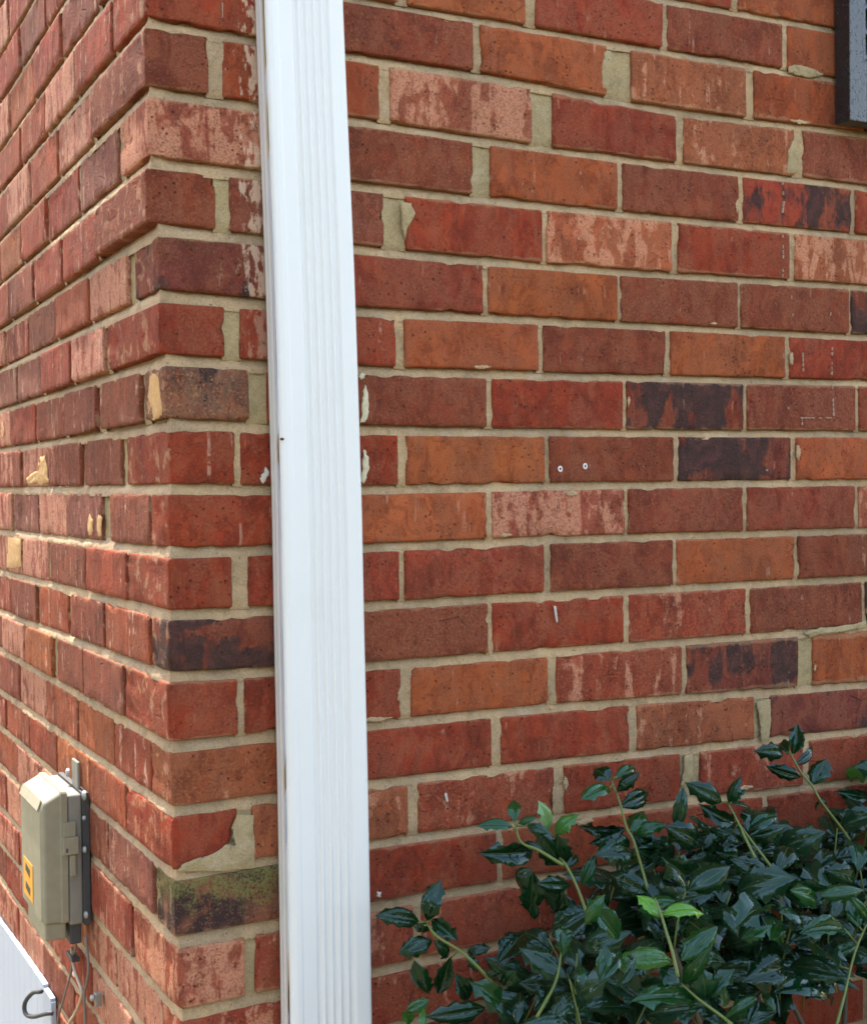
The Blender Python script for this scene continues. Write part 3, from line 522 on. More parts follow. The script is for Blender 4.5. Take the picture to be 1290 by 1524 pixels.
def brick_mesh(L, D, zbl, zbr, ztl, ztr, seed, corner=False, nx=None, ridge=0.0):
    """A worn brick: origin at the middle of its outer face, x along the wall, y into it."""
    H = ((ztl - zbl) + (ztr - zbr)) / 2
    nx = nx or max(3, int(L / .0135)); nz = 5
    X = axis_points(L, nx); Z = axis_points(H, nz)
    Y = [.0, .0022, .006] + ([D * i / 6 for i in range(1, 7)] if corner else [.03, D])
    idx = {}; verts = []; faces = []
    sv = Vector((seed * 1.37 % 91, seed * 2.11 % 83, seed * .73 % 71))
    r = .0022 + .0012 * noise.noise(sv)
    def vert(i, j, k_):
        key = (i, j, k_)
        if key in idx: return idx[key]
        x, y, z = X[i], Y[j], Z[k_]
        # round the arrises
        hx, hz = L / 2, H / 2
        q = Vector((x, y, z))
        inner = Vector((max(-hx + r, min(hx - r, x)), max(r, y), max(-hz + r, min(hz - r, z))))
        d = q - inner
        if d.length > 1e-6:
            nrm = d.normalized()
            q = inner + nrm * r
        else:
            nrm = Vector((0, -1, 0))
        s = q * 34 + sv
        w = noise.noise(s) * .0006 + noise.noise(q * 130 + sv) * .0006
        ed = min(hx - abs(x), hz - abs(z))
        if ed < .004:
            chip = max(0.0, noise.noise(q * 66 + sv * 1.7) - .26) * .010
            w -= chip
        if ridge:
            w += ridge * noise.noise(Vector((q.x * 130 + sv.x, q.y * 130 + sv.y, q.z * 9 + sv.z)))
        q = q + nrm * w
        t = (x + hx) / L
        lo = zbl + (zbr - zbl) * t; hi = ztl + (ztr - ztl) * t
        q.z = (lo + hi) / 2 + q.z * (hi - lo) / H
        verts.append(q); idx[key] = len(verts) - 1
        return idx[key]
    nX, nY, nZ = len(X) - 1, len(Y) - 1, len(Z) - 1
    for i in range(nX):
        for k_ in range(nZ):
            faces.append((vert(i, 0, k_), vert(i + 1, 0, k_), vert(i + 1, 0, k_ + 1), vert(i, 0, k_ + 1)))
    for i in range(nX):
        for j in range(nY):
            faces.append((vert(i, j, 0), vert(i, j + 1, 0), vert(i + 1, j + 1, 0), vert(i + 1, j, 0)))
            faces.append((vert(i, j, nZ), vert(i + 1, j, nZ), vert(i + 1, j + 1, nZ), vert(i, j + 1, nZ)))
    for k_ in range(nZ):
        for j in range(nY):
            faces.append((vert(0, j, k_), vert(0, j, k_ + 1), vert(0, j + 1, k_ + 1), vert(0, j + 1, k_)))
            faces.append((vert(nX, j, k_), vert(nX, j + 1, k_), vert(nX, j + 1, k_ + 1), vert(nX, j, k_ + 1)))
    me = bpy.data.meshes.new('brick')
    me.from_pydata(verts, [], faces)
    for p_ in me.polygons: p_.use_smooth = True
    return me

seedc = [0]
def dress(o, kind, L, side=False, moss=0.0, paint=0.0, base=None):
    c, dk, pl, sp = KIND[kind]
    j = rnd.uniform(.9, 1.1)
    if base: c = base
    o.color = (c[0] * j, c[1] * j * rnd.uniform(.95, 1.06), c[2] * j * rnd.uniform(.93, 1.07), 1)
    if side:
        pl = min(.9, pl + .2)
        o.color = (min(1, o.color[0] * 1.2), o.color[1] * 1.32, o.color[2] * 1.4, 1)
    o['dark'] = float(max(0, dk + rnd.uniform(-.05, .05))); o['pale'] = float(max(0, pl + rnd.uniform(-.05, .05)))
    o['speck'] = float(sp); o['moss'] = float(moss); o['paint'] = float(paint); o['half'] = float(L / 2)

front = tag(empty('brick_wall', (0.0, 0.0, 0.0)), 'shaded mottled red brick wall that the white downspout is fixed to', 'wall')
side = tag(empty('brick_wall', (0.0, 0.5, 0.0)), 'sunlit red brick wall running back to the left and carrying the beige utility box', 'wall')
BD = .095

def front_brick(u0, u1, k, kind, owner=front, depth=BD, corner=False, mat=None, **kw):
    seedc[0] += 1
    L = u1 - u0
    y0 = rnd.uniform(-.0012, .0012)
    zb = [zfront(k + 1, u) + half(k + 1, u) for u in (u0, u1)]
    zt = [zfront(k, u) - half(k, u) for u in (u0, u1)]
    zc = sum(zb + zt) / 4
    me = brick_mesh(L, depth, zb[0] - zc, zb[1] - zc, zt[0] - zc, zt[1] - zc, seedc[0], corner=corner)
    o = put('brick', me, mat or M_BRICK, owner, Matrix.Translation(((u0 + u1) / 2, y0, zc)))
    dress(o, kind, L, **kw)
    return o

def side_brick(v0, v1, k, kind, **kw):           # v0 nearer the corner
    seedc[0] += 1
    L = v1 - v0
    zb = [zside(k + 1, v) + half(k + 1, v) * 1.0 for v in (v1, v0)]     # local x runs towards the corner
    zt = [zside(k, v) - half(k, v) for v in (v1, v0)]
    zc = sum(zb + zt) / 4
    me = brick_mesh(L, BD, zb[0] - zc, zb[1] - zc, zt[0] - zc, zt[1] - zc, seedc[0], ridge=.0007)
    x0, x1 = xside(k, v0), xside(k, v1)
    ang = math.atan2(x1 - x0, L)
    mt = Matrix.Translation(((x0 + x1) / 2 + rnd.uniform(-.0018, .0018), (v0 + v1) / 2, zc)) @ Matrix.Rotation(-math.pi / 2 - ang, 4, 'Z')
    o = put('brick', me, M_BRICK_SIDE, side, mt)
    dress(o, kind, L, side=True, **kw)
    return o

front_heads = []      # (u0, u1, course, patch)
side_heads = []
PATCH_F = {(0, 3), (1, 3), (2, 1), (2, 2), (3, 2), (6, 1), (5, 1), (3, 1), (4, 0), (13, 1), (15, 1), (11, 5), (12, 4), (13, 4)}
SIDE_FILL = {}
for k in range(-4, 20):
    bricks = list(FRONT_BRICKS.get(k, []))
    if not bricks:
        st = .193 if k % 2 == 0 else .092
        u = CORNER_X[k]; first = st - (0 if k % 2 == 0 else 0)
        bricks = [(u, first, rnd.choice('RBM'))]
        u = first + .01
        while u < 1.05:
            bricks.append((u, u + .193, rnd.choice(['R', 'R', 'B', 'O', 'M', 'D3', 'T'])))
            u += .203
    # side-wall joints, measured near the corner and running on at brick length
    joints = list(SIDE_JOINTS.get(k, []))
    if not joints:
        joints = [(.0925, .1025)] if k % 2 == 0 else [(.193, .203)]
    v = joints[-1][1]
    while v < 1.28:
        L = .190 + rnd.uniform(-.004, .006)
        joints.append((v + L, v + L + .0095)); v += L + .0095
    front_stretcher = (bricks[0][1] - bricks[0][0]) > .11
    for i, (u0, u1, kind) in enumerate(bricks):
        kw = {}
        if u0 < .12 and u1 > .08 and -2 <= k <= 5:
            kw['paint'] = {-2: .9, -1: 1.0, 0: 1.0, 1: 1.0, 2: 1.0, 3: .95, 4: .8, 5: .35}[k]
        if i == 0:
            if k == 14: kw['moss'] = 1.0
            if k == 4: kw['moss'] = .12
            lab = {14: 'blackened mossy corner brick', 6: 'rough grey-brown corner brick', 2: 'whitewashed pale corner brick'}.get(k)
            ow = front if front_stretcher else side
            u0c = u0
            o = front_brick(u0c, u1, k, kind, owner=ow, depth=joints[0][0], corner=True, mat=M_BRICK, **kw)
            if lab: o['label'] = lab
        else:
            front_brick(u0, u1, k, kind, **kw)
            front_heads.append((bricks[i - 1][1], u0, k, (k, i) in PATCH_F))
    for i in range(len(joints) - 1):
        a, b = joints[i][1], joints[i + 1][0]
        kind = rnd.choice(['R', 'R', 'B', 'B', 'B2', 'RP', 'M', 'RP', 'RO', 'M', 'P', 'P'])
        if k in (-1, 0, 1, 2) and i in (2, 3) and rnd.random() < .6: kind = 'O'
        if k in (10, 11, 12, 13) and i in (0, 1, 2) : kind = rnd.choice(['RO', 'RO', 'O', 'R', 'B'])
        if (k, i) in ((9, 1), (10, 1), (8, 0), (7, 1), (6, 0)): kind = 'B'
        side_brick(a, b, k, kind)
        w = joints[i][1] - joints[i][0]
        side_heads.append((joints[i][0], joints[i][1], k, w > .016))

# mortar: every bed and head joint is a tooled strip set back from the brick faces
def strip(bm, rows):
    prev = None
    for row in rows:
        cur = [bm.verts.new(p_) for p_ in row]
        if prev:
            for a, b, c, d in zip(prev, prev[1:], cur[1:], cur):
                bm.faces.new((a, b, c, d))
        prev = cur

def nz(x, y, z, s, a): return noise.noise(Vector((x * s, y * s, z * s))) * a

def build_front_mortar():
    bm = bmesh.new()
    for k in range(-4, 21):
        rows = []
        kk = min(19, k)
        u = CORNER_X[kk] + .0005
        while u < 1.30:
            cb = max(0.0, 1 - (u - CORNER_X[kk]) / .03)
            z = zfront(k, min(u, 1.06)); h = half(k, u) + .0035
            deep = .0085 if k > 7 else .0105
            if u < .4: deep += .002
            row = []
            for t, d in ((-1, .0030), (-.55, .0032), (.0, .0050), (.55, deep * .8), (1, deep)):
                if cb > .95:
                    row.append((CORNER_X[kk] + .0035, .0035, z + t * h)); continue
                dd = d * (1 - cb) + .0035 * cb + nz(u, t * .02, z, 70, .0012) + nz(u, t, z, 16, .0012) + nz(u + 9, t, z, 200, .0006)
                row.append((u, max(-.001, dd), z + t * h + nz(u, k, 0, 40, .0007)))
            rows.append(row); u += .007
        strip(bm, rows)
    return bm
def build_heads(heads, frontal, patch):
    bm = bmesh.new()
    for a, b, k, pt in heads:
        if pt != patch: continue
        w = b - a
        c = (a + b) / 2
        zl = zfront(k + 1, min(c, 1.06)) if frontal else zside(k + 1, c)
        zh = zfront(k, min(c, 1.06)) if frontal else zside(k, c)
        rows = []
        n = 10
        hh = half(k + 1, c) * .55; zl += hh; zh -= hh
        for i in range(n + 1):
            z = zl + (zh - zl) * i / n
            row = []
            for t in (-1, -.6, -.2, .2, .6, 1):
                d = (.0062 if pt else .0035) - (.0022 * abs(t) if pt else .0010 * abs(t))
                if i in (0, n): d += .0025
                d += nz(c + t * .01, k, z, 80, .0014) + nz(c + t * .1, k, z, 220, .0006)
                s = c + t * (w / 2 + .002)
                if frontal: row.append((s, max(d, -.0005), z))
                else: row.append((xside(k, s) + max(d, -.0005) + .001, s, z))
            rows.append(row)
        strip(bm, rows)
    return bm
def build_side_mortar():
    bm = bmesh.new()
    for k in range(-4, 21):
        rows = []
        v = .0005
        lo = min(19, k); up = max(-4, min(19, k - 1))
        while v < 1.34:
            z = zside(k, v); h = half(k, v) + .0035
            cb = max(0.0, 1 - v / .03)
            if v < .001: z = zfront(k, CORNER_X[lo])
            xb = xside(lo, v); xt = xside(up, v)
            deep = .0090 if k < 8 else .0060
            row = []
            for t, d in ((-1, .0018), (-.55, .0012), (.0, .0028), (.55, deep * .8), (1, deep)):
                f = (t + 1) / 2
                base = xb if t < .3 else max(xb, xt)
                if cb > .95:
                    row.append((CORNER_X[lo] + .0035, .0035, z + t * h)); continue
                base = base * (1 - cb) + xb * cb
                dd = base + d * (1 - cb) + .0035 * cb + nz(v, t * .02, z, 70, .0014) + nz(v, t, z, 16, .0012) + nz(v + 9, t, z, 200, .0007)
                row.append((dd, v, z + t * h + nz(v, k, 3, 40, .0007)))
            rows.append(row); v += .007
        strip(bm, rows)
    return bm
for owner, bm_, mt in ((front, build_front_mortar(), M_MORTAR), (front, build_heads(front_heads, True, False), M_MORTAR), (front, build_heads(front_heads, True, True), M_PATCH),
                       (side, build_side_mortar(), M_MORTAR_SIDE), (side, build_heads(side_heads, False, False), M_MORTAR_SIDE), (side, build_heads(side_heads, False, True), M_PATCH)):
    me = to_mesh(bm_, 'mortar', True)
    put('mortar', me, mt, owner)
TOPZ, UEND, VEND = 4.2, 2.6, 3.4
bm = bmesh.new(); add_box(bm, (.016, .013, -.1), (UEND, .28, TOPZ)); put('wall_core', to_mesh(bm, 'wall_core'), M_CORE, front)
bm = bmesh.new(); add_box(bm, (.016, .285, -.1), (.28, VEND, TOPZ)); put('wall_core', to_mesh(bm, 'wall_core'), M_CORE, side)

# the rest of both walls, outside the picture
def far_box(bm, o, ax, L, z0, z1, skip=False):
    if ax == 'u': lo, hi = (o, 0.0, z0), (o + L, .09, z1)
    else: lo, hi = (0.0, o, z0), (.09, o + L, z1)
    add_box(bm, lo, hi)
bmf = bmesh.new(); bms = bmesh.new()
zt0 = zfront(-4, 0) ; zb0 = zfront(20, 0)
for c in range(40):
    z = zt0 + .0677 * c
    if z > TOPZ - .1: break
    s = .203 if c % 2 else .1015
    u = 0.0; first = True
    while u < UEND:
        L = (s if first else .203) - .0095; far_box(bmf, u, 'u', L, z + .005, z + .0625); u += L + .0095; first = False
    v = .10 if c % 2 else .2025
    while v < VEND:
        far_box(bms, v, 'v', .1935, z + .005, z + .0625); v += .203
for c in range(30):
    z = zb0 - .0677 * (c + 1)
    if z < -.08: break
    u = 0.0 if c % 2 else .1015
    if not c % 2: far_box(bmf, 0.0, 'u', .092, z + .005, z + .0625)
    while u < UEND:
        far_box(bmf, u, 'u', .1935, z + .005, z + .0625); u += .203
    v = .10 if c % 2 else .2025
    while v < VEND:
        far_box(bms, v, 'v', .1935, z + .005, z + .0625); v += .203
for k in range(-4, 20):
    z0_, z1_ = zfront(k + 1, 1.06) + .005, zfront(k, 1.06) - .005
    u = (FRONT_BRICKS[k][-1][1] + .0095) if k in FRONT_BRICKS else (1.3145 if k % 2 else 1.218)
    if k not in FRONT_BRICKS:
        u = .193 + .01 if k % 2 == 0 else .102
        while u < 1.05: u += .203
    while u < UEND:
        far_box(bmf, u, 'u', .1935, z0_, z1_); u += .203
    z0_, z1_ = zside(k + 1, 1.3) + .005, zside(k, 1.3) - .005
    v = 1.36 + (.1 if k % 2 else 0)
    vs_ = [b for a, b, kk, p_ in side_heads if kk == k]
    v = max(vs_) + .2 if vs_ else v
    while v < VEND:
        far_box(bms, v, 'v', .1935, z0_, z1_); v += .203
o = put('brick', to_mesh(bmf, 'brick'), M_BRICK_FAR, front); o['kind'] = 'stuff'
o = put('brick', to_mesh(bms, 'brick'), M_BRICK_FAR, side); o['kind'] = 'stuff'

# ------------------------------------------------------------------ marks on the front wall
M_CAULK = simple_material('old caulk', (.56, .50, .33), .8, .35, 160, .002)
M_PALE = simple_material('pale paint splash', (.50, .45, .38), .8, .2, 120)
M_CHALK = simple_material('chalky run', (.36, .24, .18), .95, .25, 200)

def blob(name, pts, thick, mat, parent=front, y=-.0005):
    bm = bmesh.new()
    c = Vector((sum(p[0] for p in pts) / len(pts), 0, sum(p[2] for p in pts) / len(pts)))
    P = [Vector((p[0], 0, p[2])) for p in pts]
    Q = []
    for a_, b_ in zip(P, P[1:] + P[:1]):
        for j in range(4):
            q = a_.lerp(b_, j / 4)
            w_ = min(.0018, (b_ - a_).length * .35)
            Q.append(q + Vector((nz(q.x, q.z, 1, 420, w_) + nz(q.x, q.z, 7, 1100, w_ * .5), 0, nz(q.x, q.z, 5, 420, w_))))
    P = Q
    rings = []
    for s, d in ((1.0, 0.0), (.93, .7), (.6, 1.0)):
        rings.append([bm.verts.new((c.x + (p.x - c.x) * s, y - thick * d, c.z + (p.z - c.z) * s + Z0)) for p in P])
    n = len(P)
    for a, b in zip(rings, rings[1:]):
        for i in range(n):
            bm.faces.new((a[i], a[(i + 1) % n], b[(i + 1) % n], b[i]))
    bm.faces.new(rings[-1])
    bmesh.ops.recalc_face_normals(bm, faces=bm.faces[:])
    return put(name, to_mesh(bm, name, True), mat, parent)
for key, mt in (('caulk1', M_CAULK), ('caulk2', M_CAULK), ('caulk3', M_CAULK), ('blob', M_PALE)):
    blob('caulk_smear', MARKS[key], .0013, mt)
for q in MARKS['tick']:
    blob('paint_splash', q, .0012, M_PALE, y=-.0012)
for q in MARKS['mortar']:
    blob('mortar_smear', q, .0014, M_PATCH, y=-.0006)
sr = random.Random(44)
for i in range(26):                    # small slips of mortar left on the faces beside the joints
    k_ = sr.randint(-2, 15); bl = FRONT_BRICKS[k_]; u0, u1, _ = bl[sr.randrange(1, len(bl))]
    if sr.random() < .5: uc, zc, w_, h_ = sr.uniform(u0, u1), (zfront(k_, u0) - .0085 if sr.random() < .4 else zfront(k_ + 1, u0) + .0085) - Z0, sr.uniform(.008, .03), sr.uniform(.002, .005)
    else: uc, zc, w_, h_ = sr.choice((u0 + .002, u1 - .002)), (zfront(k_, u0) + zfront(k_ + 1, u0)) / 2 - Z0 + sr.uniform(-.015, .015), sr.uniform(.002, .006), sr.uniform(.006, .018)
    n_ = 14
    pts = [(uc + math.cos(a) * w_ * sr.uniform(.45, 1), 0, zc + math.sin(a) * h_ * sr.uniform(.4, 1)) for a in [2 * math.pi * j / n_ for j in range(n_)]]
    blob('mortar_smear', pts, sr.uniform(.0004, .0009), M_MORTAR, y=-.0008)
def run(pts, w):
    bm = bmesh.new()
    for a, b in zip(pts, pts[1:]):
        a, b = Vector(a), Vector(b)
        n = max(2, int((b - a).length / .006))
        for i in range(n):
            if rnd.random() < .38: continue
            t0, t1 = i / n, (i + rnd.uniform(.5, 1.0)) / n
            p, q = a.lerp(b, t0), a.lerp(b, t1)
            ww = w * rnd.uniform(.35, 1.0)
            d = (q - p).normalized(); s = Vector((d.z, 0, -d.x)) * ww
            top = [bm.verts.new((v.x, -.0021, v.z + Z0)) for v in (p - s, p + s * .8, q + s, q - s * .7)]
            bot = [bm.verts.new((v.x, .001, v.z + Z0)) for v in (p - s, p + s * .8, q + s, q - s * .7)]
            bm.faces.new(top)
            for j in range(4):
                bm.faces.new((top[j], bot[j], bot[(j + 1) % 4], top[(j + 1) % 4]))
    bmesh.ops.recalc_face_normals(bm, faces=bm.faces[:])
    return put('chalk_run', to_mesh(bm, 'chalk_run'), M_CHALK, front)
for q in MARKS['drip']:
    run(q, .0011)
M_PLUG = simple_material('white nylon plug', (.7, .68, .66), .4, .05)
M_HOLE = simple_material('dark hole', (.03, .02, .02), .9, .1)
for i, q in enumerate(MARKS['plug']):
    bm = bmesh.new()
    c = Vector((q[0], 0, q[2] + Z0))
    ring = []
    for r, y in ((.0034, .001), (.0034, -.0010), (.0028, -.0016), (.0017, -.0014), (.0015, .002)):
        ring.append([bm.verts.new(c + Vector((math.cos(a * math.pi / 7) * r, y, math.sin(a * math.pi / 7) * r * 1.15))) for a in range(14)])
    for a, b in zip(ring, ring[1:]):
        for j in range(14): bm.faces.new((a[j], a[(j + 1) % 14], b[(j + 1) % 14], b[j]))
    bm.faces.new(ring[-1])
    bmesh.ops.recalc_face_normals(bm, faces=bm.faces[:])
    put('wall_plug', to_mesh(bm, 'wall_plug', True), M_PLUG, front)

# sunlit spots on the side wall, painted as buff patches standing slightly proud
M_SUN_SPOT = simple_material('painted sun spot buff', (.50, .29, .11), .9, .5, 110, .002)
for pts, dep in SUN_SPOTS:
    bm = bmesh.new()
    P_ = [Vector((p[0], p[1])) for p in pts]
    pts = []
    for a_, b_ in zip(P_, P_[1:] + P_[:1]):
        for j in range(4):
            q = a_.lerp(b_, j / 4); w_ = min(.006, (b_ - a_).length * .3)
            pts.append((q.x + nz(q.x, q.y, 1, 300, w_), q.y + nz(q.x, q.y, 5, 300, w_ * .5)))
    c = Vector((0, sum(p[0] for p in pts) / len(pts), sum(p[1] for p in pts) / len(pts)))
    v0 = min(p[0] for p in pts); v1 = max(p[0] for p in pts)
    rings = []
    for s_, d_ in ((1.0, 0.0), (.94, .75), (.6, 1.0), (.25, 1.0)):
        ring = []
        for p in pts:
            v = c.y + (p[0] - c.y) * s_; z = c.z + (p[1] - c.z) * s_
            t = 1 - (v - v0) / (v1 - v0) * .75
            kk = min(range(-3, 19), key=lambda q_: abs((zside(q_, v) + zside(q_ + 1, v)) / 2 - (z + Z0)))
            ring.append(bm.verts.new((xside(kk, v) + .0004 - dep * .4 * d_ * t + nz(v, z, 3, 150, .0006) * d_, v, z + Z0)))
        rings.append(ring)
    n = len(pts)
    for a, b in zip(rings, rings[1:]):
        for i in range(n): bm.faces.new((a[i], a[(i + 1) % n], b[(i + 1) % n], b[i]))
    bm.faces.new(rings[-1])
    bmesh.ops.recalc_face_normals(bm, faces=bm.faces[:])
    put('painted_sun_spot', to_mesh(bm, 'painted_sun_spot', True), M_SUN_SPOT, side)

# ------------------------------------------------------------------ downspout
def paint_white():
    k = NT('white enamel')
    geo = k.n('ShaderNodeNewGeometry')
    p = geo.outputs['Position']
    n1 = k.noise(k.vmul(p, (1, 1, .06)), 70, 4, .6); n2 = k.noise(p, 14, 4, .6); n3 = k.noise(p, 240, 3, .6)
    c = k.mix(k.math('MULTIPLY', k.step(n1, .42, .75), .14), (.735, .73, .71), (.68, .67, .645))
    c = k.mix(k.math('MULTIPLY', k.step(n2, .55, .75), .2), c, (.66, .65, .60))
    c = k.mix(k.math('MULTIPLY', k.step(n3, .69, .76), .4), c, (.52, .49, .42))
    k.l(c, k.b.inputs['Base Color'])
    k.b.inputs['Roughness'].default_value = .42
    k.b.inputs['Specular IOR Level'].default_value = .5
    k.l(k.bump(n2, .004, .08), k.b.inputs['Normal'])
    return k.mat
ds = tag(empty('downspout', (.17, -.02, .1)), 'tall white fluted metal downspout fixed to the brick near the corner', 'downspout')
prof = []
def fluted(s):
    y = 0.0
    if s < .13: y = -.0012
    elif s < .15: y = -.0012 * (.15 - s) / .02
    if .31 < s < .80:
        ph = (s - .31) / .098
        y = .0030 * (0.5 - .5 * math.cos(2 * math.pi * ph)) ** .8
    return y
Dp = .033
for s, y in ((0, 0), (.12, 0), (.2, .0016), (.28, 0), (.45, 0), (.53, .0016), (.61, 0), (.85, 0)):
    prof.append((0.0 + (y if y else 0), -s * Dp))
    # left flank, wall to front
for i in range(5):                                     # rounded front-left arris
    a = i / 4 * math.pi / 2
    prof.append((.005 * (1 - math.cos(a)) / .097, -(Dp - .005 + .005 * math.sin(a))))
N = 120
for i in range(3, N - 2):
    s = .05 + .90 * i / N
    prof.append((s, -Dp + fluted(s)))
for i in range(5):
    a = i / 4 * math.pi / 2
    prof.append((1 - .005 * (1 - math.sin(a)) / .097, -(Dp - .005 + .005 * math.cos(a))))
prof += [(1.0, -.6 * Dp), (1.0, 0.0), (.5, .0)]
prof[:8] = [((y / .097 if y else 0.0), d) for (y, d) in prof[:8]]
stations = [(-1.30, .1300, .0985), (-.5955, .1214, .0979), (-.3, .1206, .0972), (-.0258, .1186, .0960), (.25, .1135, .0945), (.5337, .1068, .0922), (.9, .099, .0915), (2.55, .075, .090)]
bm = bmesh.new(); rows = []
def st_at(z):
    for a, b in zip(stations, stations[1:]):
        if z <= b[0]:
            t = (z - a[0]) / (b[0] - a[0]); return a[1] + (b[1] - a[1]) * t, a[2] + (b[2] - a[2]) * t
    return stations[-1][1:]
zz = -1.30
while zz < 2.55:
    x, w = st_at(zz)
    rows.append([bm.verts.new((x + s * w + nz(zz, 0, 0, 3, .0008), -.004 + d , zz + Z0)) for s, d in prof])
    zz += .03
for a, b in zip(rows, rows[1:]):
    for j in range(len(prof)):
        bm.faces.new((a[j], a[(j + 1) % len(prof)], b[(j + 1) % len(prof)], b[j]))
bmesh.ops.recalc_face_normals(bm, faces=bm.faces[:])
M_WHITE = paint_white()
put('pipe', to_mesh(bm, 'pipe', True), M_WHITE, ds)
bm = bmesh.new(); bmesh.ops.create_uvsphere(bm, u_segments=10, v_segments=6, radius=.0022)
for v in bm.verts: v.co = Vector((v.co.x * 1.2, v.co.y * .7, v.co.z * .7)) + Vector((.1192, -.0362, .0535 + Z0))
put('red_bug', to_mesh(bm, 'red_bug', True), simple_material('dark red bug', (.10, .02, .03), .6), ds)  # small red bug sitting on the pipe

# ------------------------------------------------------------------ utility box on the side wall
M_BEIGE = simple_material('beige plastic', (.265, .242, .165), .55, .22, 55, .0004)
M_GREYP = simple_material('grey plastic', (.215, .20, .165), .55, .18, 50)
M_DARK = simple_material('dark rubber', (.05, .05, .052), .6, .2, 60)
M_ZINC = simple_material('dull zinc', (.33, .34, .34), .45, .25, 150, .0004, metal=.6)
ub = tag(empty('utility_box', (-.02, .45, -.59 + Z0)), 'beige plastic utility box with an orange sticker mounted on the side brick wall', 'utility box')
V0, V1 = .387, .531
def ubox(name, lo, hi, mat, bev=.003, parent=ub, seg=3):
    bm = bmesh.new()
    add_box(bm, (lo[0], lo[1], lo[2] + Z0), (hi[0], hi[1], hi[2] + Z0), bev, seg)
    return put(name, to_mesh(bm, name), mat, parent)
ubox('back_plate', (-.0050, V0 - .0025, -.576), (.004, V1 + .0025, -.400), M_DARK, .001)
base = ubox('base', (-.0235, V0 + .001, -.575), (-.0050, V1 - .001, -.402), M_GREYP, .004)
# cover: chamfered tray, deeper in the middle, with a raised rim next to the base
bm = bmesh.new()
def ring_at(x, inset_v, z_top, z_bot, rr=.006):
    P = []
    v0, v1 = V0 + inset_v, V1 - inset_v
    for (cv, cz, a0) in ((v0 + rr, z_bot + rr, 180), (v1 - rr, z_bot + rr, 270), (v1 - rr, z_top - rr, 0), (v0 + rr, z_top - rr, 90)):
        for i in range(4):
            a = math.radians(a0 + 30 * i)
            P.append((x, cv + rr * math.cos(a), cz + rr * math.sin(a) + Z0))
    return [bm.verts.new(p) for p in P]
sec = [ring_at(-.0245, .0, -.396, -.5715), ring_at(-.0325, -.0004, -.3955, -.572), ring_at(-.0338, .0016, -.398, -.571),
       ring_at(-.0520, .0024, -.4075, -.571), ring_at(-.0545, .0034, -.4090, -.5705), ring_at(-.0585, .0085, -.4185, -.566)]
for a, b in zip(sec, sec[1:]):
    for j in range(16): bm.faces.new((a[j], a[(j + 1) % 16], b[(j + 1) % 16], b[j]))
bm.faces.new(sec[-1]); bm.faces.new(sec[0][::-1])
bmesh.ops.recalc_face_normals(bm, faces=bm.faces[:])
cover = put('cover', to_mesh(bm, 'cover'), M_BEIGE, ub)
def slab(name, pts, thick_dir, mat, parent):
    bm = bmesh.new()
    a = [bm.verts.new((p[0], p[1], p[2] + Z0)) for p in pts]
    b = [bm.verts.new((p[0] + thick_dir[0], p[1] + thick_dir[1], p[2] + thick_dir[2] + Z0)) for p in pts]
    n = len(pts)
    bm.faces.new(a); bm.faces.new(b[::-1])
    for i in range(n): bm.faces.new((a[i], b[i], b[(i + 1) % n], a[(i + 1) % n]))
    bmesh.ops.recalc_face_normals(bm, faces=bm.faces[:])
    return put(name, to_mesh(bm, name), mat, parent)
# sloping name tab at the top of the cover, lower lip, latch and hasp
slab('top_tab', [(-.0548, V0 + .012, -.4080), (-.0548, V1 - .012, -.4080), (-.0602, V1 - .012, -.4215), (-.0602, V0 + .012, -.4215)], (-.0012, 0, .0016), M_BEIGE, ub)
ubox('lower_lip', (-.0540, V0 + .008, -.5935), (-.0262, V1 - .022, -.5705), M_BEIGE, .003)
lat = ubox('latch', (-.0320, V0 - .0075, -.4790), (-.0115, V0 + .004, -.4560), M_BEIGE, .0015)
ubox('latch_tab', (-.0305, V0 - .0045, -.4560), (-.0145, V0 + .004, -.4370), M_BEIGE, .001, lat)
ubox('hasp', (-.0225, V0 - .0060, -.5080), (-.0155, V0 + .003, -.4800), M_BEIGE, .001, lat)
ubox('hasp_slot', (-.0285, V0 - .0078, -.4755), (-.0255, V0 + .003, -.4700), M_DARK, .0004, lat)
ubox('cable_gland', (-.022, V0 + .008, -.603), (-.006, V0 + .035, -.573), M_DARK, .003)
# hazard sticker: orange with two black slanted blocks
M_ORANGE = simple_material('orange sticker', (.72, .34, .02), .5, .08)
M_BLACK = simple_material('black print', (.03, .022, .01), .55, .1)
def on_face(v, z): return (-.0587, v, z)
stk = slab('sticker', [on_face(.446, -.505), on_face(.508, -.505), on_face(.508, -.556), on_face(.446, -.556)], (-.0005, 0, 0), M_ORANGE, ub)
for z1 in (-.5085, -.5335):
    bm = bmesh.new()
    pts = [(.462, z1 - .006), (.492, z1 - .002), (.494, z1 - .012), (.464, z1 - .017)]
    f = [bm.verts.new((-.05940, a, b + Z0)) for a, b in pts]; g2 = [bm.verts.new((-.0590, a, b + Z0)) for a, b in pts]
    bm.faces.new(f); bm.faces.new(g2[::-1])
    for i in range(4): bm.faces.new((f[i], g2[i], g2[(i + 1) % 4], f[(i + 1) % 4]))
    bmesh.ops.recalc_face_normals(bm, faces=bm.faces[:])
    put('sticker_print', to_mesh(bm, 'sticker_print'), M_BLACK, stk)
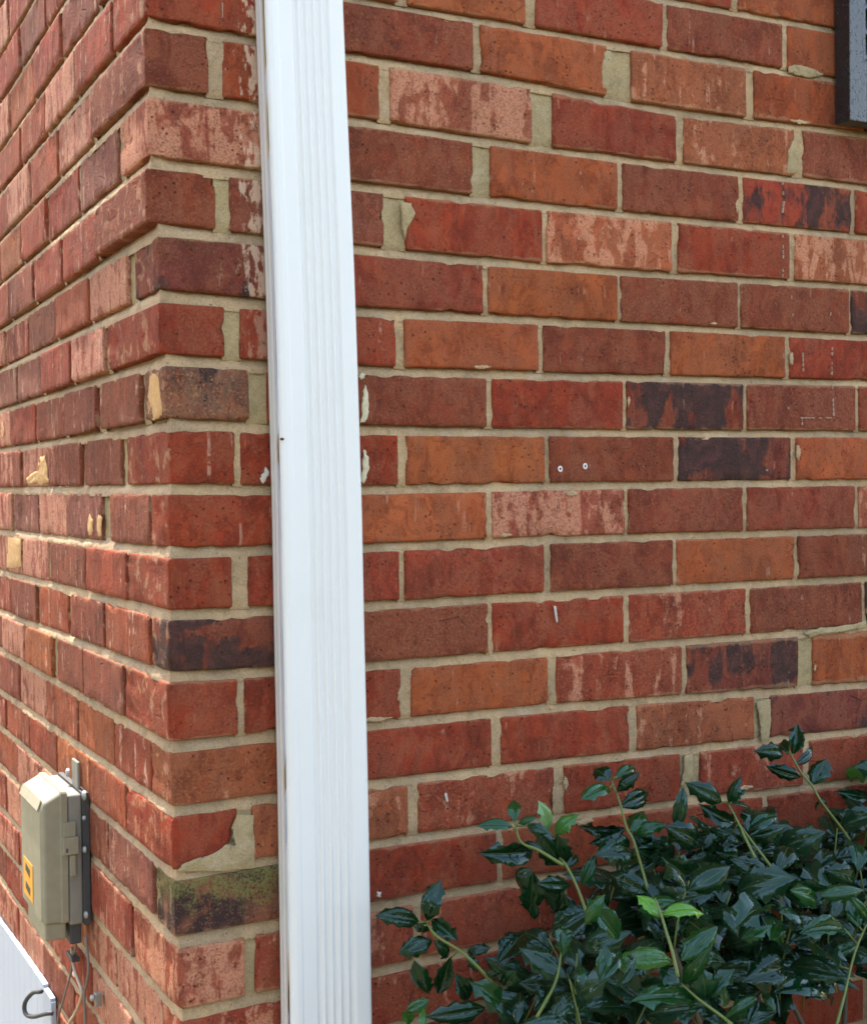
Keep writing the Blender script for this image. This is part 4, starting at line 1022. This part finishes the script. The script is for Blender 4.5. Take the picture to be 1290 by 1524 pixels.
# fixing tab above the box, with its screws
tab = ubox('fixing_tab', (-.0050, .412, -.402), (-.001, .446, -.364), M_GREYP, .002)
def screw(v, z, x, r, parent, mat=M_ZINC):
    bm = bmesh.new(); n = 10; rr = []
    for q, d in ((r, 0), (r, -.0025), (r * .6, -.0040)):
        rr.append([bm.verts.new((x + d, v + q * math.cos(2 * math.pi * i / n), z + Z0 + q * math.sin(2 * math.pi * i / n))) for i in range(n)])
    for a, b in zip(rr, rr[1:]):
        for i in range(n): bm.faces.new((a[i], a[(i + 1) % n], b[(i + 1) % n], b[i]))
    bm.faces.new(rr[-1])
    bmesh.ops.recalc_face_normals(bm, faces=bm.faces[:])
    return put('screw', to_mesh(bm, 'screw', True), mat, parent)
screw(.452, -.385, -.0075, .006, ub); screw(.377, -.402, -.003, .0065, ub); screw(.379, -.474, -.003, .0045, ub); screw(.377, -.560, -.003, .005, ub); screw(.379, -.432, -.003, .003, ub)

# ------------------------------------------------------------------ cables below the box
def cable(name, pts, r, mat, label, cat='cable'):
    bm = bmesh.new()
    P = smooth_path([(x, y, z + Z0) for x, y, z in pts], 6)
    c = sum(P, Vector()) / len(P)
    add_tube(bm, [p - P[0] for p in P], r, r, 8)
    o = put(name, to_mesh(bm, name, True), mat, None, Matrix.Translation(P[0]))
    tag(o, label, cat)
    return o
M_TAN = simple_material('tan cable sheath', (.46, .34, .25), .6, .1)
M_GREYC = simple_material('grey cable sheath', (.16, .14, .13), .6, .15)
cable('cable', [(-.012, .407, -.600), (-.007, .43, -.622), (-.0055, .452, -.637), (-.0055, .470, -.668), (-.0055, .52, -.722), (-.0055, .56, -.772), (-.0055, .58, -.9), (-.0055, .59, -1.2)], .0015, M_GREYC, 'thin dark cable dropping from the underside of the beige utility box')
cable('cable', [(-.0055, .462, -.628), (-.0055, .447, -.652), (-.006, .415, -.663), (-.007, .395, -.668), (-.006, .415, -.69), (-.0055, .450, -.718), (-.0055, .487, -.746), (-.0055, .52, -.8), (-.0055, .55, -1.1)], .0023, M_TAN, 'pale tan cable bent in a sharp elbow below the beige utility box')
cable('cable', [(-.0045, .378, -.588), (-.0045, .375, -.600), (-.0045, .366, -.627), (-.005, .376, -.650), (-.0055, .388, -.670), (-.0055, .386, -.70), (-.0055, .380, -.80)], .0018, M_GREYC, 'short grey cable curving down beside the right edge of the beige utility box')
bk = tag(empty('cable_clip', (-.004, .452, -.64 + Z0)), 'small dark cable clip nailed to the brick under the beige utility box', 'clip')
ubox('clip_body', (-.010, .440, -.6425), (.001, .476, -.6365), M_DARK, .001, bk)
screw(.4450, -.6600, -.004, .0045, bk, M_PLUG)
wr = tag(empty('wall_anchor', (-.004, .331, -.657 + Z0)), 'grey metal anchor left in the side brick wall low down near the corner', 'anchor')
ubox('anchor_plate', (-.005, .326, -.666), (.003, .337, -.649), M_GREYP, .0015, wr)
screw(.3315, -.655, -.007, .004, wr)

# ------------------------------------------------------------------ white panel low on the side wall, with a black cable hook
M_PANEL = simple_material('white vinyl', (.43, .49, .59), .45, .03, 8)
pn = tag(empty('white_panel', (-.012, .9, -1.2 + Z0)), 'white grooved vinyl panel below the brick at the lower left', 'panel')
x_f = -.0035
vv = .617; i = 0
while vv < 1.9:
    w = .0485
    bm = bmesh.new()
    ztop = -.7455 if i else -.752
    # each board: flat face with a groove at both edges
    add_box(bm, (x_f, vv, -1.40 + Z0), (.004, vv + w, ztop - .012 * (vv - .617) / .45 + Z0), .0007, 1)
    put('board', to_mesh(bm, 'board'), M_PANEL, pn)
    vv += w + .0004; i += 1
bm = bmesh.new(); add_box(bm, (-.0030, .614, -1.40 + Z0), (.004, .6168, -.757 + Z0), .0005, 1); put('edge_trim', to_mesh(bm, 'edge_trim'), M_PANEL, pn)
cable('cable_hook', [(-.014, .628, -.743), (-.022, .655, -.753), (-.030, .672, -.772), (-.030, .668, -.787), (-.024, .640, -.783), (-.014, .598, -.766), (-.006, .59, -.764)], .0034, M_DARK, 'black curved cable end hooking out over the edge of the white panel', 'cable')

# ------------------------------------------------------------------ shutter at the upper right
def wet_black():
    k = NT('wet black paint')
    geo = k.n('ShaderNodeNewGeometry')
    p = geo.outputs['Position']
    n1 = k.noise(p, 40, 4, .6)
    v = k.voro(p, 260)
    drop = k.math('MULTIPLY', k.step(v, .42, .2), k.step(k.noise(p, 120, 2), .46, .6))
    c = k.mix(n1, (.010, .011, .013), (.022, .024, .027))
    k.l(c, k.b.inputs['Base Color'])
    k.b.inputs['Roughness'].default_value = .30
    k.b.inputs['Specular IOR Level'].default_value = .6
    k.b.inputs['Coat Weight'].default_value = .25
    k.b.inputs['Coat Roughness'].default_value = .2
    k.l(k.bump(drop, .0025, 1.0, k.bump(k.noise(p, 300, 3), .0008, .8)), k.b.inputs['Normal'])
    return k.mat
M_WET = wet_black()
sh = tag(empty('window_shutter', (1.1, -.018, .50 + Z0)), 'black louvred window shutter wet with rain at the upper right', 'shutter')
U0, U1, ZB, ZT = .9555, 1.33, .4965, 1.55
def sbox(name, lo, hi, bev=.0015, parent=sh):
    bm = bmesh.new(); add_box(bm, (lo[0], lo[1], lo[2] + Z0), (hi[0], hi[1], hi[2] + Z0), bev, 2)
    return put(name, to_mesh(bm, name), M_WET, parent)
sbox('stile', (U0, -.0310, ZB), (U0 + .030, -.0035, ZT)); sbox('stile', (U1 - .030, -.0310, ZB), (U1, -.0035, ZT))
sbox('rail', (U0 + .0302, -.0302, ZB + .0005), (U1 - .0302, -.0045, ZB + .086)); sbox('rail', (U0 + .0302, -.0302, ZT - .08), (U1 - .0302, -.0045, ZT - .0005))
zz = ZB + .088
while zz < ZT - .115:
    bm = bmesh.new()
    pts = [(-.0285, 0.0), (-.0275, .006), (-.010, .031), (-.0065, .031), (-.0085, .026), (-.0255, -.001)]
    a = [bm.verts.new((U0 + .0295, y, zz + z + Z0)) for y, z in pts]; b = [bm.verts.new((U1 - .0295, y, zz + z + Z0)) for y, z in pts]
    bm.faces.new(a); bm.faces.new(b[::-1])
    for i in range(len(pts)): bm.faces.new((a[i], b[i], b[(i + 1) % len(pts)], a[(i + 1) % len(pts)]))
    bmesh.ops.recalc_face_normals(bm, faces=bm.faces[:])
    put('louvre', to_mesh(bm, 'louvre'), M_WET, sh)
    zz += .035
sbox('back_panel', (U0 + .006, -.0050, ZB + .004), (U1 - .006, -.0030, ZT - .004), .0003)

# ------------------------------------------------------------------ holly
def leaf_material():
    k = NT('holly leaf')
    oi = k.n('ShaderNodeObjectInfo'); tc = k.n('ShaderNodeTexCoord'); va = k.n('ShaderNodeAttribute', attribute_name='leaf')
    sp = k.n('ShaderNodeSeparateXYZ'); k.l(va.outputs['Vector'], sp.inputs[0])
    geo = k.n('ShaderNodeNewGeometry')
    p = geo.outputs['Position']
    n1 = k.noise(p, 60, 4, .6); n2 = k.noise(p, 300, 3, .6)
    rib = k.step(k.math('ABSOLUTE', sp.outputs['X']), .05, .015)
    # side veins, slanted
    vn = k.math('SINE', k.math('MULTIPLY', k.math('SUBTRACT', sp.outputs['Y'], k.math('MULTIPLY', k.math('ABSOLUTE', sp.outputs['X']), .7)), 42.0))
    c = k.scale(oi.outputs['Color'], k.math('ADD', .65, k.math('MULTIPLY', n1, .7)))
    c = k.mix(k.math('MULTIPLY', rib, .55), c, k.mix(.55, k.scale(oi.outputs['Color'], 2.0), (.16, .20, .05)))
    c = k.mix(k.math('MULTIPLY', geo.outputs['Backfacing'], .75), c, k.mix(.5, (.11, .17, .06), k.scale(oi.outputs['Color'], 2.0)))
    k.l(c, k.b.inputs['Base Color'])
    k.b.inputs['Roughness'].default_value = .22
    k.b.inputs['Specular IOR Level'].default_value = .52
    k.b.inputs['Specular Tint'].default_value = (.66, .90, 1.0, 1)      # blue of the sky glints put into the gloss colour
    k.l(k.math('ADD', .02, k.math('MULTIPLY', n2, .09)), k.b.inputs['Roughness'])
    h = k.math('ADD', k.math('MULTIPLY', vn, .035), k.math('ADD', k.math('MULTIPLY', rib, -.5), k.math('MULTIPLY', n1, .8)))
    k.l(k.bump(h, .0010, .5), k.b.inputs['Normal'])
    tr = k.n('ShaderNodeBsdfTranslucent'); k.l(k.scale(c, 1.6), tr.inputs['Color'])
    mx = k.n('ShaderNodeMixShader'); mx.inputs[0].default_value = .16
    k.l(k.b.outputs[0], mx.inputs[1]); k.l(tr.outputs[0], mx.inputs[2]); k.l(mx.outputs[0], k.out.inputs[0])
    return k.mat
M_LEAF = leaf_material()
M_STEM = simple_material('green stem', (.10, .135, .025), .5, .2, 80)
M_WOOD = simple_material('brown stem', (.08, .06, .035), .8, .25, 80)

def leaf_data(seed):
    """unit-length leaf: y from stalk to tip, half width .5, glossy side +z"""
    r = random.Random(seed)
    NS, NA = 15, 6
    arch = r.uniform(.15, .5); fold = r.uniform(.20, .60); curl = r.uniform(.2, .9); twist = r.uniform(-.25, .25)
    spines = [(.30, r.uniform(.02, .16)), (.56, r.uniform(.08, .30)), (.80, r.uniform(.14, .34))]
    lefts = [max(0, s[1] + r.uniform(-.05, .05)) for s in spines]; rights = [max(0, s[1] + r.uniform(-.05, .05)) for s in spines]
    V, Fc, A = [], [], []
    for i in range(NS + 1):
        t = i / NS
        w = .5 * max(.0, math.sin(math.pi * min(1, t ** .86)) ** .95)
        if i == 0: w = .03
        if i == NS: w = .0
        for j in range(NA + 1):
            s = j / NA * 2 - 1
            amp = 0
            for (c, a0), l_, r_ in zip(spines, lefts, rights):
                amp += (l_ if s < 0 else r_) * max(0, 1 - abs(t - c) / .10)
            edge = abs(s) ** 3
            x = s * (w + amp * edge * (1 if w > 0 else 0))
            z = -arch * (t - .35) ** 2 * 1.6 + fold * abs(s) * w - curl * (abs(s) ** 2.5) * w * .55 - .25 * amp * edge
            yy = t - .04 * edge * amp / .15
            a = twist * (t - .2)
            V.append(Vector((x * math.cos(a) - z * math.sin(a), yy, z * math.cos(a) + x * math.sin(a))))
            A.append((s, t, 0))
    for i in range(NS):
        for j in range(NA):
            a = i * (NA + 1) + j
            Fc.append((a, a + 1, a + NA + 2, a + NA + 1))
    return V, Fc, A
LEAVES = [leaf_data(100 + i) for i in range(9)]
def leaf_mesh(parts, name='leaf'):
    V, Fc, A = [], [], []
    for d, mtx in parts:
        o = len(V)
        V += [mtx @ v for v in d[0]] if mtx is not None else list(d[0])
        Fc += [tuple(i + o for i in f) for f in d[1]]; A += d[2]
    me = bpy.data.meshes.new(name)
    me.from_pydata(V, [], Fc)
    at = me.attributes.new('leaf', 'FLOAT_VECTOR', 'POINT')
    at.data.foreach_set('vector', [c for a in A for c in a])
    for p_ in me.polygons: p_.use_smooth = True
    me.materials.append(M_LEAF)
    return me
LEAF_ME = [leaf_mesh([(d, None)]) for d in LEAVES]
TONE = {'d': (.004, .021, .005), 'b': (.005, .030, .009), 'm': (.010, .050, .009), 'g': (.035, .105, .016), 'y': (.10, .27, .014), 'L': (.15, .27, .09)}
def leaf_matrix(base, tip, ratio, nrm):
    y = tip - base; L = y.length; y.normalize()
    x = y.cross(nrm)
    if x.length < 1e-3: x = y.cross(Vector((1, 0, 0)))
    x.normalize(); z = x.cross(y)
    mt = Matrix((x * L * ratio, y * L, z * L)).transposed().to_4x4()
    mt.translation = base
    return mt
holly = tag(empty('holly_shrub', (.75, -.32, 0.0)), 'glossy dark green holly shrub growing against the brick wall', 'shrub')
leaf_count = [0]
VIEW = Vector((-.45, -.86, .12)).normalized()      # out from the corner, over the open ground
def add_leaf(base, tip, ratio, tone, lr):
    if tone == 'b': n = VIEW * .6 + Vector((0, 0, .8))
    elif tone == 'd': n = VIEW * .9 + Vector((0, 0, .10))
    else: n = VIEW * .8 + Vector((0, 0, .6))
    n += Vector((lr.uniform(-1, 1), lr.uniform(-1, 1), lr.uniform(-1, 1))) * .30
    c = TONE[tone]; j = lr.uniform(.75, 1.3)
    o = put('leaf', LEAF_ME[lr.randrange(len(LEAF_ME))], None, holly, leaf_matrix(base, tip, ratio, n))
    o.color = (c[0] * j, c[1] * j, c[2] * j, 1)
    if tone in 'yL': o['label'] = 'bright yellow-green young leaf' if tone == 'y' else 'pale underside of a young leaf'
    leaf_count[0] += 1
    return o
lr = random.Random(21)
for st, lv in SPRAYS:
    P = smooth_path([(x, y, z + Z0) for x, y, z in st], 5)
    bm = bmesh.new(); add_tube(bm, P, .0011, .0019, 7)
    put('stem', to_mesh(bm, 'stem', True), M_STEM, holly)
    for b, t, w, tone in lv:
        b = Vector((b[0], b[1], b[2] + Z0)); t = Vector((t[0], t[1], t[2] + Z0))
        add_leaf(b, t, max(.30, w * .98), tone, lr)
        q = min(P, key=lambda p_: (p_ - b).length)
        if .003 < (q - b).length < .03:
            bm = bmesh.new(); add_tube(bm, [q, (q + b) / 2 + Vector((0, 0, -.0006)), b + (t - b) * .03], .0010, .0008, 5)
            put('leaf_stalk', to_mesh(bm, 'leaf_stalk', True), M_STEM, holly)
TOP = [(.12, -.56), (.215, -.50), (.27, -.485), (.34, -.462), (.42, -.412), (.485, -.40), (.535, -.378), (.61, -.402), (.69, -.405), (.76, -.40), (.82, -.36), (.95, -.335), (1.4, -.32)]
def crown_top(u, d): return lerp_table(TOP, u + .62 * (d - .2)) + (d - .2) * .05
# inner twigs filling the crown
fill = []
tries = 0
while len(fill) < 640 and tries < 4000:
    tries += 1
    d = lr.uniform(.04, .25); u = lr.uniform(.20, 1.25)
    ue = u + .62 * (d - .2)
    if ue < .24: continue
    top = crown_top(u, d)
    if ue < .34 and lr.random() < .6: continue
    z = top - .028 - abs(lr.gauss(0, .09)) - (.02 if ue < .45 else 0)
    if z < -.86: continue
    tip = Vector((u, -d, z + Z0))
    dirv = Vector((lr.uniform(-.5, .5), lr.uniform(-.45, .35), 1)).normalized()
    n = lr.randint(4, 7); L = lr.uniform(.07, .12)
    root = tip - dirv * L
    tw = [root, root.lerp(tip, .5) + Vector((lr.uniform(-.006, .006), lr.uniform(-.006, .006), 0)), tip]
    lv = []
    ang = lr.uniform(0, 6.28)
    for i in range(n):
        t = 1 - i / n * .85
        b = root.lerp(tip, t)
        ang += 2.4
        side_v = Vector((math.cos(ang), math.sin(ang), 0))
        up = .55 if i < 2 else lr.uniform(-.25, .35)
        dv = (side_v + dirv * up).normalized()
        if b.y + dv.y * .05 > -.012: dv.y = -abs(dv.y)
        LL = lr.uniform(.050, .073)
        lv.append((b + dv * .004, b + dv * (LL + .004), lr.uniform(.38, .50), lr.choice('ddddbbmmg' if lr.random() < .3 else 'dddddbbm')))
    fill.append((tw, lv))
    if len(fill) >= 120: break
stuff_parts = []
def vis_key(item):
    b = item[1][0][0]
    return (b - cam_pos).length
cam_pos = Vector((-.411, -1.4, Z0))
fill.sort(key=lambda it: -it[0][2].z + it[0][2].y * .6)
bmw = bmesh.new()
for tw, lv in fill:
    add_tube(bmw, smooth_path(tw, 3), .0014, .0009, 5)
    for b, t, w, tone in lv:
        if leaf_count[0] < 298:
            add_leaf(b, t, w, tone, lr)
        else:
            n = VIEW * .7 + Vector((lr.uniform(-.6, .6), lr.uniform(-.6, .6), .5 + lr.uniform(-.4, .4)))
            stuff_parts.append((LEAVES[lr.randrange(9)], leaf_matrix(b, t, w, n)))
# lower body of the shrub, below the picture
while len(stuff_parts) < 2400:
    u = lr.uniform(.22, 1.5); d = lr.uniform(.05, .66); z = lr.uniform(-1.30, -.66)
    e = ((u - .85) / .68) ** 2 + ((d - .3) / .36) ** 2 + ((z + .85) / .62) ** 2
    if e > 1 or e < .35 and lr.random() < .6: continue
    if z > crown_top(u, d) - .17: continue
    b = Vector((u, -d, z + Z0)); a = lr.uniform(0, 6.28)
    t = b + Vector((math.cos(a), math.sin(a), lr.uniform(-.3, .6))).normalized() * lr.uniform(.04, .058)
    if t.y > -.01: continue
    n = Vector((lr.uniform(-.6, .6), lr.uniform(-.9, .3), .7))
    stuff_parts.append((LEAVES[lr.randrange(9)], leaf_matrix(b, t, lr.uniform(.46, .58), n)))
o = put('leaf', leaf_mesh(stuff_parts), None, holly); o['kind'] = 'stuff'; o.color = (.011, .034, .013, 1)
o = put('twigs', to_mesh(bmw, 'twigs', True), M_STEM, holly); o['kind'] = 'stuff'
for i in range(11):
    a = Vector((.75 + lr.uniform(-.12, .12), -.30 + lr.uniform(-.08, .06), -.02))
    tgt = lr.choice(fill)[0][0]
    mid = a.lerp(tgt, .55) + Vector((lr.uniform(-.05, .05), lr.uniform(-.04, .02), .05))
    if mid.y > -.04: mid.y = -.04
    bm = bmesh.new(); add_tube(bm, smooth_path([a, mid, tgt], 6), .008, .0022, 7)
    put('branch', to_mesh(bm, 'branch', True), M_WOOD, holly)
